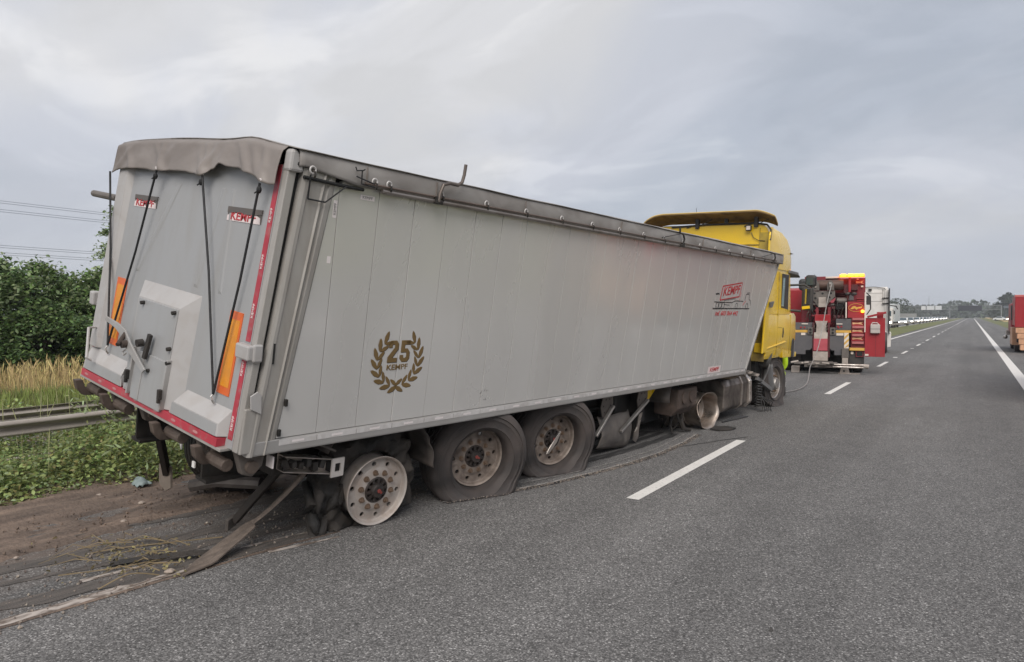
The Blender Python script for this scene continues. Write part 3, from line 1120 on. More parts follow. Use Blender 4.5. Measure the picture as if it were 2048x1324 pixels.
# bottom rail with strips of white reflective tape
MB().prism([(1.20, .085, -.058), (1.262, .085, -.058), (1.266, .085, -.045), (1.266, .085, .040), (1.20, .085, .046)], (0, 9.11, 0)).build('bottom_rail', rail_alu, TR, bevel=.004)
for k in range(25):
    y0 = .30 if k == 0 else edges[k - 1]
    y1 = edges[k] if k < 24 else 9.12
    t = MB().b2((1.2665, y0 + .004, -.004), (1.2683, y1 - .004, .036)).build('reflective_tape', white_tape, TR)
    MB().b2((1.2684, (y0 + y1) / 2 - .05, .008), (1.2690, (y0 + y1) / 2 + .05, .024)).build('tape_print', pale_mark, t)
# front edge trim and its pale stripe
MB().prism([(1.20, fy(-.05) - .045, -.05), (1.262, fy(-.05) - .045, -.05), (1.262, fy(-.05) + .012, -.05), (1.20, fy(-.05) + .012, -.05)], (0, .388 * 1.95, 1.95)).build('front_trim', rail_alu, TR, bevel=.004)
MB().prism([(1.2505, fy(.12) - .085, .12), (1.2525, fy(.12) - .085, .12), (1.2525, fy(.12) - .066, .12), (1.2505, fy(.12) - .066, .12)], (0, .388 * 1.70, 1.70)).build('front_stripe', white_tape, TR)
MB().b2((1.2505, 9.30, 1.76), (1.2525, 9.72, 1.80)).build('corner_plate', white_tape, TR)
MB().prism([(1.2505, 9.50, 1.0), (1.2525, 9.50, 1.0), (1.2525, 9.53, 1.0), (1.2505, 9.53, 1.0)], (0, .30, .74)).build('front_stripe', white_tape, TR)

# rear corner post: frame of the tailgate, dark joint, ribbed column
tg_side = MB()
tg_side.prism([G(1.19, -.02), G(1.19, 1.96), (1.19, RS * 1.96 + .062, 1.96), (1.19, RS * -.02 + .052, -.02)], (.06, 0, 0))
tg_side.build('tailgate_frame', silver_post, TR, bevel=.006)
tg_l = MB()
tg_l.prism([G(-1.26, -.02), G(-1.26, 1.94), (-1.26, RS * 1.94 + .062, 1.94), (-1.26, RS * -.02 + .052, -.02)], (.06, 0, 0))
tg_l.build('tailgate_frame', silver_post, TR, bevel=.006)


def gapy(z):
    return .062 + .122 * z


def dashy(z):
    return .268 + .162 * z


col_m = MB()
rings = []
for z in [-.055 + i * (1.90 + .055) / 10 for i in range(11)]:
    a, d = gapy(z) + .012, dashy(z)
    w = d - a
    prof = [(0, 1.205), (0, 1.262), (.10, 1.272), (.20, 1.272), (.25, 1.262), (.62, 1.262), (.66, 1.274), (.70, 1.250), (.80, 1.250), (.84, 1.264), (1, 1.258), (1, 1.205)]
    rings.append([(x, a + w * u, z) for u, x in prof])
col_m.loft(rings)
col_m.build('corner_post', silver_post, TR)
MB().prism([(1.19, gapy(-.02) - .012, -.02), (1.19, gapy(1.9) - .012, 1.9), (1.19, gapy(1.9) + .014, 1.9), (1.19, gapy(-.02) + .014, -.02)], (.03, 0, 0)).build('post_joint', void, TR)
MB().b2((1.262, .19, .58), (1.2745, .205, .72)).build('post_slot', void, TR)
for z in (.30, .09):
    MB().box((1.27, dashy(z) + .012, z), (.02, .022, .05)).build('post_clip', dark_steel, TR, bevel=.003)
# folded lower hinge block and latch at the post
MB().prism([(1.19, .012, -.03), (1.19, .10, -.03), (1.19, .115, .28), (1.19, .03, .28)], (.078, 0, 0)).build('lower_hinge_block', silver_post, TR, bevel=.008)
MB().prism([(1.27, .06, .28), (1.27, .14, .24), (1.27, .13, .37), (1.27, .10, .40), (1.27, .05, .37)], (.012, 0, 0)).build('latch_plate', white_edge, TR, bevel=.003)
hb = MB()
hb.box((1.19, .068 - .03, .655), (.16, .06, .10)).box((1.265, .08, .655), (.03, .07, .12))
hb.build('tailgate_hinge', white_edge, TR, bevel=.012)
MB().box((-1.285, .055, .645), (.08, .07, .12)).build('tailgate_hinge', white_edge, TR, bevel=.014)
# white worn post cap
MB().prism([(1.19, .19, 1.86), (1.19, .30, 1.86), (1.19, .29, 1.95), (1.19, .235, 2.01), (1.19, .20, 2.0)], (.085, 0, 0)).build('post_cap', white_edge, TR, bevel=.02)
MB().cyl((1.274, .262, 1.915), (1.279, .262, 1.915), .016, 12).build('cap_hole', void, TR)

# tailgate plate and its raised ribs
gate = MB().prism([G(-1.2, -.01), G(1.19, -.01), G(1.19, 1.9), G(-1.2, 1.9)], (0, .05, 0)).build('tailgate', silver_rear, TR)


def raised(name, base, top, d, mat, parent, bev=.006):
    n = len(base)
    vs = [G(x, z, -.004) for x, z in base] + [G(x, z, d) for x, z in top]
    fs = [tuple(range(n)), tuple(range(2 * n - 1, n - 1, -1))] + [(i, (i + 1) % n, n + (i + 1) % n, n + i) for i in range(n)]
    return MB().add(vs, fs).build(name, mat, parent, bevel=bev)


hat = raised('chute_housing', [(-.46, .055), (.48, .055), (.48, .925), (-.46, .925)], [(-.36, .055), (.315, .055), (.315, .80), (-.36, .80)], .065, white_edge, gate)
raised('lower_rib', [(.50, .055), (1.115, .055), (1.115, .245), (.50, .245)], [(.40, .055), (1.08, .055), (1.07, .145), (.44, .145)], .062, white_edge, gate)
raised('lower_rib', [(-1.2, .055), (-.48, .055), (-.48, .245), (-1.2, .245)], [(-1.17, .055), (-.40, .055), (-.44, .145), (-1.15, .145)], .062, white_edge, gate)
for x0, x1 in ((.43, 1.06), (-1.13, -.43)):
    raised('rib_face', [(x0, .058), (x1, .058), (x1, .138), (x0, .138)], [(x0, .058), (x1, .058), (x1, .138), (x0, .138)], .0635, silver_rear, gate, 0)
raised('corner_rib', [(-1.19, .25), (-1.02, .25), (-.96, 1.80), (-1.19, 1.80)], [(-1.19, .25), (-1.05, .25), (-1.03, 1.80), (-1.19, 1.80)], .035, white_edge, gate)
# shallow pressed swages on the flat plate
for xa, xb, w in ((-.66, -.20, .05), (.30, .46, .05), (.66, .60, .035)):
    raised('swage', [(xa, .95), (xa + w * 2, .95), (xb + w * 2, 1.72), (xb, 1.72)], [(xa + w * .7, .99), (xa + w * 1.3, .99), (xb + w * 1.3, 1.70), (xb + w * .7, 1.70)], .005, silver_rear, gate, 0)
# chute door, slides and fittings
D = .0655
raised('chute_door', [(-.34, .07), (.305, .07), (.305, .79), (-.34, .79)], [(-.34, .07), (.305, .07), (.305, .79), (-.34, .79)], D + .006, silver_rear, gate, .003)
raised('slide_plate', [(-.19, .03), (.30, .03), (.30, .40), (-.19, .40)], [(-.19, .03), (.30, .03), (.30, .40), (-.19, .40)], D + .018, silver_rear, gate, .004)
for x in (-.235, .315):
    raised('slide_rail', [(x - .012, .05), (x + .012, .05), (x + .012, .42), (x - .012, .42)], [(x - .012, .05), (x + .012, .05), (x + .012, .42), (x - .012, .42)], D + .03, rail_alu, gate, .003)
raised('slide_rail', [(-.06, .04), (-.045, .04), (-.045, .36), (-.06, .36)], [(-.06, .04), (-.045, .04), (-.045, .36), (-.06, .36)], D + .024, rail_alu, gate, .002)
for x, z in ((-.24, .765), (.27, .765), (.29, .50), (-.05, .40), (.315, .40), (.05, .29)):
    MB().cyl(G(x, z, D + .005), G(x, z - .004, D + .034), .015, 10).build('bolt', dark_steel, gate)
for x, z in ((-.235, .20), (.325, .17)):
    MB().box(G(x, z, D + .045), (.03, .03, .075)).box(G(x, z - .05, D + .045), (.022, .022, .03)).build('slide_clamp', dark_steel, gate, bevel=.004)
# bent lever, pin, rod and grab rail
lev = MB()
for (a, b) in (((-.70, .535), (-.52, .515)), ((-.52, .515), (-.40, .47)), ((-.40, .47), (.06, .285))):
    lev.bar(G(a[0], a[1], D + .055), G(b[0], b[1], D + .055), .018, .05, up=(0, -1, 0))
lev = MB()
path = [(-.74, .54), (-.53, .512), (-.42, .475), (-.30, .40), (.04, .27), (.07, .30), (-.24, .45), (-.36, .53), (-.50, .557), (-.73, .575)]
lev.prism([G(x, z, D + .05) for x, z in path], (0, -.014, 0))
lev.build('chute_lever', rail_alu, gate, bevel=.003)
MB().cyl(G(-.36, .50, D + .05), G(-.28, .425, D + .13), .017, 10).cyl(G(-.29, .43, D + .05), G(-.29, .425, D + .10), .03, 12).build('lever_pin', rust, gate)
MB().tube([G(-.27, .39, D + .07), G(-.30, .365, D + .075), G(-.275, .345, D + .075), G(-.25, .365, D + .07)], .007, 6).build('lever_ring', rail_alu, gate)
MB().bar(G(.0, .37, D + .045), G(.03, .56, D + .045), .045, .025, up=(0, -1, 0)).build('door_stop', dark_steel, gate, bevel=.004)
MB().cyl(G(-.12, .47, D + .02), G(-.12, .465, D + .065), .03, 12).build('lever_pivot', dark_steel, gate)
MB().tube([G(-1.10, .42, .03), G(-1.09, .415, .10), G(-.93, .19, .14), G(-.92, .17, .10)], .012, 8).build('grab_rod', white_edge, gate, smooth=True)

# red and white conspicuity tape with its small white name print
for a, b in ((.05, .59), (.715, 1.90)):
    raised('red_tape', [(1.125, a), (1.178, a), (1.178, b), (1.125, b)], [(1.125, a), (1.178, a), (1.178, b), (1.125, b)], .004, red_tape, gate, 0)
for a, b in ((.05, .58), (.71, 1.74)):
    raised('red_tape', [(-1.195, a), (-1.15, a), (-1.15, b), (-1.195, b)], [(-1.195, a), (-1.15, a), (-1.15, b), (-1.195, b)], .004, red_tape, gate, 0)
raised('red_tape', [(-1.17, -.006), (1.10, -.006), (1.10, .050), (-1.17, .050)], [(-1.17, -.006), (1.10, -.006), (1.10, .050), (-1.17, .050)], .066, red_tape, gate, 0)
MB().prism([G(-1.2, -.03, .06), G(1.15, -.03, .06), G(1.15, -.008, .06), G(-1.2, -.008, .06)], (0, .10, 0)).build('gate_sill', silver_post, gate, bevel=.004)
upv = (Vector(G(0, 1)) - Vector(G(0, 0))).normalized()
for z in (.16, .53, .92, 1.25, 1.56):
    text('KEMPF', .034, white_print, gate, frame_on(G(1.151, z, .006), tuple(upv), (-1, 0, 0)))
for x in (-1.06, -.78, -.50, -.12, .22, .50, .82):
    el = [G(x + .035 * math.cos(t * math.pi / 5), .022 + .010 * math.sin(t * math.pi / 5), .0665) for t in range(10)]
    MB().prism(el, (0, -.0012, 0)).build('tape_print', M('tape_print_pink', (0.45, 0.20, 0.20), .4), gate)
# amber plates, split red and orange
for x0, x1, z0, z1 in ((-.93, -.745, .32, .88), (.885, 1.045, .315, .885)):
    o = raised('reflector_plate', [(x0, z0), (x1, z0), (x1, z1), (x0, z1)], [(x0, z0), (x1, z0), (x1, z1), (x0, z1)], .006, redor, gate, 0)
    raised('reflector_film', [(x0 + .025, z0 + .055), (x1 - .02, z0 + .055), (x1 - .02, z1 - .055), (x0 + .025, z1 - .055)], [(x0 + .025, z0 + .055), (x1 - .02, z0 + .055), (x1 - .02, z1 - .055), (x0 + .025, z1 - .055)], .008, orange_r, o, 0)
# half torn name stickers
for x0, x1 in ((-.87, -.47), (.615, 1.05)):
    s = raised('name_sticker', [(x0, 1.49), (x1, 1.49), (x1, 1.585), (x0, 1.585)], [(x0, 1.49), (x1, 1.49), (x1, 1.585), (x0, 1.585)], .003, sticker_dk, gate, 0)
    pts = [(x0, 1.488), (x1 - .01, 1.488), (x1 - .02, 1.53)]
    for k in range(9, 0, -1):
        pts.append((x0 + (x1 - x0 - .03) * k / 10, 1.537 + random.uniform(-.006, .012)))
    pts.append((x0, 1.525))
    raised('torn_print', pts, pts, .0045, white_print, s, 0)
    text('KEMPF', .085, red_print, s, frame_on(G((x0 + x1) / 2 - .01, 1.522, .006), (1, 0, 0), tuple(upv)), bold=.001, xs=1.3)
    b2 = MB()
    pts2 = [(x0, 1.586), (x1, 1.586), (x1, 1.552)] + [(x0 + (x1 - x0) * k / 10, 1.548 + random.uniform(-.007, .008)) for k in range(9, 0, -1)] + [(x0, 1.545)]
    raised('torn_backing', pts2, pts2, .0085, sticker_dk, s, 0)

# tarpaulin: rear flap with sagging hem, side skirts, low ridged top
HEM = [(-1.275, 1.745), (-1.12, 1.782), (-.98, 1.79), (-.70, 1.797), (-.40, 1.785), (-.22, 1.80), (0.0, 1.80), (.18, 1.79), (.31, 1.772), (.42, 1.83), (.54, 1.872), (.68, 1.853), (.80, 1.848), (.92, 1.822), (1.02, 1.80), (1.10, 1.768), (1.155, 1.758)]


def hem(x):
    for (a, za), (b, zb) in zip(HEM[:-1], HEM[1:]):
        if a <= x <= b:
            k = (x - a) / (b - a)
            k = k * k * (3 - 2 * k)
            return za + (zb - za) * k
    return HEM[0][1] if x < HEM[0][0] else HEM[-1][1]


def crown(x):
    return 2.010 + .045 * max(0, 1 - (x / 1.25) ** 2) ** .6


def flap(u, v):
    x = -1.28 + (1.205 + 1.28) * u
    zt = crown(x) + .028 * math.exp(-((x - .78) / .22) ** 2)
    zb = hem(x)
    z = zt + (zb - zt) * v
    fold = .008 * vnoise(x * 1.0 + v * .5, v * .3, 2.0, 4) + .0015 * vnoise(x, v * .4, 9, 6) + .026 * v * math.sin(x * 7.5 + 1.2 * v) * (.4 + .6 * vnoise(x, 0, 2.0, 8))
    sag = .05 * max(0, hem(x) - 1.80) * 10 * v
    for x0, sl, wd, am in ((-1.15, .25, .05, .020), (-.92, -.30, .06, .016), (-.62, .28, .045, .018), (-.47, .10, .03, .020), (-.20, -.25, .06, .014), (.10, .22, .05, .018), (.24, .10, .035, .022), (.46, -.22, .06, .026), (.66, .25, .05, .024), (.84, .20, .05, .022), (1.0, .10, .035, .022)):
        fold += am * math.exp(-((x - x0 - sl * v + .03 * vnoise(x0, v, 3, 2)) / wd) ** 2) * (.25 + .75 * v)
    off = .035 + .03 * v + fold + sag
    if v < .12:
        off *= v / .12
    return (x, RS * z - off, z + .004 * vnoise(x, v, 12, 3))


MB().grid(flap, 160, 18).build('tarpaulin_flap', tarp_m, TR, smooth=True, solid=.006, angle=80)
MB().b2((-1.18, .205, 1.78), (1.14, .215, 1.93)).build('header_board', void, TR)


def top(u, v):
    x = -1.29 + 2.58 * u
    z0 = crown(x)
    y0 = RS * z0 - .004
    y = y0 + (fy(2.0) + .03 - y0) * v
    bow = .012 * math.cos(v * 2 * math.pi * 9) * max(0, 1 - abs(x) / 1.2)
    hump = .028 * math.exp(-((x - .78) / .22) ** 2) * max(0, 1 - v * 14)
    slope = .05 * v * (1 - (x / 1.29) ** 2)
    return (x, y, z0 + bow + hump + slope + .006 * vnoise(x, y, 1.7, 2))


MB().grid(top, 24, 90).build('tarpaulin_top', tarp_side, TR, smooth=True, solid=.006, angle=80)


def skirt_bottom(y):
    if y < .30:
        return 1.90
    if y < .75:
        return 1.905 - (y - .30) * .14
    return 1.848


def skirt(sgn):
    def f(u, v):
        y = .255 + (fy(2.0) + .03 - .255) * u
        zb = skirt_bottom(y)
        z = 2.012 + (zb - 2.012) * v
        w = .006 * vnoise(y, z * 4, 1.4, 1) + .010 * v * vnoise(y, 0, 5.5, 2) * (1.6 if y < 2 else .6)
        bulge = .004 * math.sin(v * math.pi) - .012 * (1 - v) ** 3
        return (sgn * (1.283 + w + bulge), y, z)
    return f


MB().grid(skirt(1), 200, 7).build('tarpaulin_skirt', tarp_side, TR, smooth=True, solid=.006, angle=80)
MB().grid(skirt(-1), 60, 5).build('tarpaulin_skirt', tarp_side, TR, smooth=True, solid=.006, angle=80)
# seams across the skirt, eyelets with hooks, roll tubes
for y in (.80, 1.50, 2.65, 4.4, 6.6, 8.4):
    MB().bar((1.298, y, 1.985), (1.296, y + .01, 1.86), .006, .012, up=(1, 0, 0)).build('tarpaulin_seam', tarp_m, TR)
eye_y = [.348, .875, 1.011, 1.557, 2.107, 2.665, 3.24, 3.8, 4.36, 4.92, 5.45, 5.98, 6.5, 7.02, 7.53, 8.03, 8.52, 9.0, 9.45]
for i, y in enumerate(eye_y):
    z = 1.886
    e = MB()
    e.lathe([(.016, -.003), (.020, .003), (.026, .003), (.029, -.003)], 14, (1.304, y, z + .006))
    eo = e.build('eyelet', white_tape, TR, smooth=True)
    MB().tube([(1.306, y, z), (1.322, y + .004, z - .006), (1.324, y + .006, z - .03), (1.314, y + .01, z - .045)], .007, 6).build('hook', dark_steel, eo)
MB().tube([(1.300, .95, 1.838), (1.303, 1.02, 1.836), (1.303, 4, 1.836), (1.303, 9.93, 1.862)], .017, 10).build('roll_tube', M('steel_tube', (0.30, 0.27, 0.25), .4, .7, .1, 5, dirt=DUST, damt=.5, ds=4), TR, smooth=True)
MB().tube([(1.312, .78, 1.870), (1.314, 1.5, 1.868), (1.314, 9.6, 1.886)], .008, 8).build('tension_rod', M('rod_brown', (0.16, 0.12, 0.10), .5, .5, .1, 5), TR, smooth=True)
MB().b2((1.225, .62, 1.838), (1.268, 9.93, 1.858)).build('top_rail', rail_alu, TR)
MB().tube([(1.276, .30, 1.838), (1.276, .62, 1.826), (1.276, .80, 1.824)], .012, 8).build('edge_gasket', void, TR)
# crank hooks and wire stays along the top rail
crank = MB().tube([(1.335, 1.50, 1.83), (1.338, 1.505, 1.90), (1.338, 1.53, 1.97), (1.34, 1.60, 1.992), (1.34, 1.69, 1.99), (1.34, 1.735, 2.02), (1.34, 1.75, 2.08), (1.34, 1.755, 2.165)], .014, 10)
crank.build('crank_handle', M('crank_steel', (0.15, 0.125, 0.11), .5, .6, .15, 8), TR, smooth=True)
MB().box((1.315, 1.515, 1.83), (.06, .06, .03)).box((1.32, 1.49, 1.845), (.04, .03, .06)).build('tube_clamp', dark_steel, TR, bevel=.005)
for y in (5.92, 9.42):
    MB().tube([(1.33, y, 1.845), (1.34, y + .01, 1.93), (1.33, y - .02, 1.985), (1.30, y - .06, 2.0), (1.30, y - .08, 2.06 if y < 7 else 2.0)], .012, 6).build('stay_bracket', dark_steel, TR)
    MB().tube([(1.315, y - .05, 1.99), (1.315, y - .55, 1.90)], .006, 5).build('stay_strap', black, TR)
    MB().box((1.32, y, 1.845), (.05, .09, .03)).build('tube_clamp', dark_steel, TR, bevel=.004)
w = MB()
w.tube([(1.30, .335, 1.86), (1.285, .34, 1.70)], .006, 6).tube([(1.285, .34, 1.70), (1.285, .48, 1.695)], .006, 6).tube([(1.285, .48, 1.695), (1.29, .64, 1.825)], .005, 6)
w.build('tarp_cord', rope_m, TR)
w = MB()
w.tube([(1.312, .70, 1.905), (1.318, .86, 1.875)], .005, 5).tube([(1.312, .745, 1.95), (1.312, .75, 1.86), (1.316, .87, 1.852)], .005, 5).tube([(1.305, .69, 1.97), (1.31, .70, 1.945), (1.312, .755, 1.955), (1.31, .77, 1.965)], .005, 5)
w.build('tarp_cord', rope_m, TR)
MB().b2((1.2505, .80, 1.755), (1.2522, .93, 1.79)).build('name_plate', pale_mark, TR)
text('KEMPF', .030, M('grey_print', (0.22, 0.21, 0.2), .5), TR, frame_on((1.2525, .865, 1.772), (0, 1, 0), (0, 0, 1)), xs=1.1)
for z0, z1, y in ((1.60, 1.72, .575), (1.28, 1.33, .565)):
    MB().b2((1.2505, y, z0), (1.2522, y + .03, z1)).build('name_plate', pale_mark, TR)
text('KEMPF', .028, M('grey_print', (0.22, 0.21, 0.2), .5), TR, frame_on((1.2525, .59, 1.66), (0, 0, 1), (0, -1, 0)))

# bungee ropes in two Vs across the tailgate
for (a, b) in (((-1.25, 1.75), (-.832, .312)), ((-.398, 1.79), (-.832, .312)), ((.325, 1.775), (.905, .303)), ((1.085, 1.76), (.905, .303))):
    MB().tube([G(a[0], a[1], .085), G(a[0] * .55 + b[0] * .45, a[1] * .55 + b[1] * .45, .05), G(b[0], b[1], .035)], .0085, 8).build('bungee_rope', rope_m, TR, smooth=True)
for (x, z) in ((-.40, 1.775), (.325, 1.76), (1.09, 1.745)):
    MB().sphere(G(x, z - .03, .085), .018, 6, (1, 1, 1.5)).tube([G(x, z - .03, .085), G(x - .03, z - .055, .095)], .005, 5).build('rope_knot', rope_m, TR)
    MB().cyl(G(x + .004, z + .035, .085), G(x + .004, z + .034, .094), .012, 10).build('eyelet', pale_mark, TR)
for x in (-.832, .905):
    MB().tube([G(x, .31, .03), G(x - .008, .285, .045), G(x + .004, .265, .04), G(x + .006, .24, .02)], .008, 6).build('rope_hook', alu, TR)
# stub of tube sticking out on the far side
MB().tube([(-1.69, .15, 1.545), (-1.24, .17, 1.53)], .030, 10).build('cross_tube', tow_steel, TR)
MB().cyl((-1.692, .15, 1.545), (-1.70, .15, 1.545), .026, 10).build('tube_mouth', dark_steel, TR)

# ---- markings on the side wall
S = 1.2505


def SP(y, z, x=S):
    return (x, y, z)


emb = MB()


def leaf(cy, cz, ang, ln, wd):
    pts = []
    for t in range(8):
        a = t / 8 * 2 * math.pi
        r = (abs(math.cos(a)) ** 1.0)
        px, py = ln / 2 * math.cos(a), wd / 2 * math.sin(a) * (1 - .25 * abs(math.cos(a)))
        pts.append((cy + px * math.cos(ang) - py * math.sin(ang), cz + px * math.sin(ang) + py * math.cos(ang)))
    return pts


wc = (1.34, .545)
side_k = .62                          # wreath is taller than wide on the panel
leaf_list = []
for s in (-1, 1):
    for k in range(8):
        t = -82 + k * 19.5
        a = R(t)
        cy, cz = wc[0] + s * .222 * math.cos(a), wc[1] + .208 * math.sin(a)
        tang = math.atan2(math.cos(a), -math.sin(a) * s)
        for dd, oo in ((.62, .026), (-.50, -.030)):
            ang = tang - s * dd
            ly = cy + s * math.cos(a) * oo
            lz = cz + math.sin(a) * oo
            leaf_list.append(leaf(ly, lz, ang, .108 if oo > 0 else .092, .040 if oo > 0 else .032))
for pts in leaf_list:
    o = MB().prism([SP(y + .004, z - .004) for y, z in pts], (.0006, 0, 0)).build('wreath_leaf_edge', gold_dk, TR)
    MB().prism([SP(y, z, S + .0008) for y, z in pts], (.0008, 0, 0)).build('wreath_leaf', gold, TR)
for s in (-1, 1):
    MB().bar(SP(wc[0] + s * .02, wc[1] - .215), SP(wc[0] - s * .035, wc[1] - .245), .006, .003, up=(1, 0, 0)).build('wreath_stem', gold_dk, TR)
D2 = [(.05, .68), (.05, .86), (.22, 1), (.76, 1), (.95, .86), (.95, .60), (.42, .2), (.9, .2), (.9, 0), (0, 0), (0, .24), (.62, .68), (.62, .78), (.56, .83), (.42, .83), (.36, .78), (.36, .68)]
D5 = [(.1, 1), (.98, 1), (.98, .8), (.45, .8), (.45, .62), (.75, .62), (.98, .46), (.98, .15), (.78, 0), (.25, 0), (.03, .15), (.03, .32), (.36, .32), (.36, .24), (.44, .18), (.58, .18), (.66, .25), (.66, .38), (.58, .44), (.1, .44)]
for pts, y0 in ((D2, 1.222), (D5, 1.345)):
    q = [(y0 + p[0] * .110, .535 + p[1] * .175) for p in pts]
    MB().prism([SP(y + .005, z - .005) for y, z in q], (.0006, 0, 0)).build('numeral_edge', gold_dk, TR)
    MB().prism([SP(y, z, S + .0008) for y, z in q], (.0008, 0, 0)).build('numeral', gold, TR)
text('KEMPF', .062, gold, TR, frame_on((S + .001, 1.335, .492), (0, 1, 0), (0, 0, 1)), bold=.0008, xs=1.25)

# company drawing: name box above an outline lorry, phone number, red sticker
LB = [(7.62, 1.165), (8.36, 1.235), (8.40, 1.455), (7.66, 1.375)]
for a, b in zip(LB, LB[1:] + LB[:1]):
    MB().bar(SP(*a), SP(*b), .020, .002, up=(1, 0, 0)).build('logo_outline', red_print, TR)
MB().prism([SP(y, z, S - .0004) for y, z in LB], (.0005, 0, 0)).build('logo_field', M('logo_field', (0.45, 0.40, 0.385), .5), TR)
text('KEMPF', .185, red_print, TR, frame_on((S + .001, 8.01, 1.315), (0, 1, .095), (0, 0, 1)), bold=.003, shear=.18, xs=1.2)
text('www.', .06, blk_print, TR, frame_on((S + .001, 7.50, 1.26), (0, 1, .08), (0, 0, 1)))
MB().bar(SP(7.78, 1.165), SP(8.22, 1.205), .022, .002, up=(1, 0, 0)).build('small_print_line', M('small_print', (0.16, 0.15, 0.145), .5), TR)


def line(pts, wd=.014, mat=blk_print, name='logo_line'):
    b = MB()
    for a, c in zip(pts[:-1], pts[1:]):
        b.bar(SP(*a), SP(*c), wd, .002, up=(1, 0, 0))
    return b.build(name, mat, TR)


line([(7.40, 1.035), (8.88, 1.05)], .018)
line([(7.42, 1.135), (8.10, 1.135), (8.22, 1.165), (8.52, 1.165), (8.56, 1.16)])
line([(7.80, 1.10), (8.02, 1.095)], .01)
line([(8.40, 1.165), (8.40, 1.24), (8.42, 1.30)], .008, red_print)
line([(8.62, 1.175), (8.64, 1.28), (8.78, 1.28), (8.80, 1.20), (8.88, 1.175), (8.90, 1.10)], .012)
line([(8.66, 1.30), (8.80, 1.305)], .012)
line([(8.56, 1.10), (8.66, 1.17)], .010, red_print)
for y, r_ in ((7.55, .046), (7.66, .046), (7.77, .046), (8.30, .046), (8.74, .048)):
    line([(y + r_ * math.cos(t * math.pi / 6), 1.086 + r_ * math.sin(t * math.pi / 6)) for t in range(13)], .010)
text('tel. 603 064 442', .098, red_print, TR, frame_on((S + .001, 7.96, .965), (0, 1, .004), (0, 0, 1)), bold=.0008, shear=.25, xs=1.36)
st = MB().b2((S, 7.60, .045), (S + .0012, 8.08, .15)).build('name_sticker', white_print, TR)
text('KEMPF', .085, red_print, st, frame_on((S + .0022, 7.84, .097), (0, 1, 0), (0, 0, 1)), bold=.001, xs=1.35, shear=.1)
# scuff left on the panels
for k in range(7):
    y, z = 2.45 + random.uniform(-.07, .08), .17 + random.uniform(-.05, .06)
    line([(y, z), (y + random.uniform(-.03, .04), z + random.uniform(-.03, .01))], .004, M('scuff', (0.12, 0.11, 0.1), .7), 'scuff')

# ---- underside: chassis beams, tailgate claws, hinge axles
for x in (-.55, .55):
    b = MB()
    b.b2((x - .08, .15, -.12), (x + .08, 9.0, -.09)).b2((x - .012, .15, -.44), (x + .012, 9.0, -.11)).b2((x - .08, .15, -.46), (x + .08, 7.6, -.435))
    b.build('chassis_beam', dark_steel, TR)
b = MB()
for y in (.22, .9, 2.05, 3.4, 4.8, 6.0, 7.4, 8.6):
    b.b2((-1.15, y, -.09), (1.15, y + .07, -.045))
b.build('cross_members', dark_steel, TR)
MB().b2((-1.2, .1, -.05), (1.2, 9.15, -.03)).build('floor_plate', dark_steel, TR)
for x0, x1, zl in ((-1.20, -.93, -.12), (-.66, -.40, -.135), (.24, .50, -.125), (.86, 1.12, -.145)):
    c = MB()
    prof = [(0, -.03), (.02, -.10), (.07, -.15), (.15, -.155), (.20, -.12), (.215, -.06), (.16, -.045), (.15, -.095), (.09, -.10), (.06, -.03)]
    c.prism([(x0, y - .12, z * 1.15 - .015) for y, z in prof], (.06, 0, 0))
    c.tube([(x0 + .04, .02, zl), (x1, .02, zl)], .045, 12)
    c.build('tailgate_claw', hook_m, TR, bevel=.006)
for x in (-.86, -.30, .62, 1.16):
    h = MB().prism([(x - .03, .03, -.02), (x - .03, .26, -.02), (x - .03, .24, -.16), (x - .03, .17, -.23), (x - .03, .09, -.20)], (.06, 0, 0))
    h.build('hinge_bracket', M('hinge_bracket', (0.16, 0.14, 0.125), .6, .3, .2, 8, dirt=(0.07, 0.055, 0.045), damt=.6, ds=8), TR, bevel=.008)
    MB().cyl((x - .05, .15, -.15), (x + .06, .15, -.15), .045, 14).build('hinge_pin', hook_m, TR)
MB().b2((-1.0, .45, -.34), (1.0, .57, -.16)).build('rear_beam', dark_steel, TR, bevel=.01)
MB().b2((1.14, .30, -.185), (1.22, .31, -.10)).build('marker_plate', pale_mark, TR)
MB().box((.60, .06, -.30), (.035, .01, .045)).build('paper_tag', M('tag_white', (0.75, 0.73, 0.7), .6), TR)
# torn lamp bracket on the near rear corner: a perforated channel standing out sideways
br = MB()
ya_, yb_ = .46, .90
for (x0, x1, z0, z1) in ((1.03, 1.13, .055, .062), (1.03, 1.13, -.062, -.055), (1.03, 1.037, -.055, .055)):
    zo, zt = -.21, -.30
    br.loft([[(x0, ya_, zo + z0), (x1, ya_, zo + z0), (x1, ya_, zo + z1), (x0, ya_, zo + z1)], [(x0, yb_, zt + z0), (x1, yb_, zt + z0), (x1, yb_, zt + z1), (x0, yb_, zt + z1)]])
br.build('lamp_bracket', chrome, TR, bevel=.002)
fl = MB()
for (a_, c_) in (((0, -.075), (.03, .075)), ((.085, -.075), (.115, .075)), ((.03, .035), (.085, .075)), ((.03, -.075), (.085, -.035))):
    fl.b2((1.12, .885 + a_[0], -.31 + a_[1]), (1.135, .885 + c_[0], -.31 + c_[1]))
fl.build('bracket_flange', M('raw_bracket', (0.62, 0.58, 0.55), .4, .3, .08, 6), TR)
for k in range(6):
    MB().box((1.07, .50 + .065 * k, -.215 - .014 * k + random.uniform(-.02, .02)), (.06, .045, random.uniform(.04, .09)), (random.uniform(-.4, .4), 0, random.uniform(-.3, .3))).build('lamp_fragment', black if k % 2 else dark_steel, TR, bevel=.004)
MB().tube([(1.06, .60, -.06), (1.10, .75, -.10), (1.14, .90, -.17)], .010, 6).build('bracket_rod', tow_steel, TR)

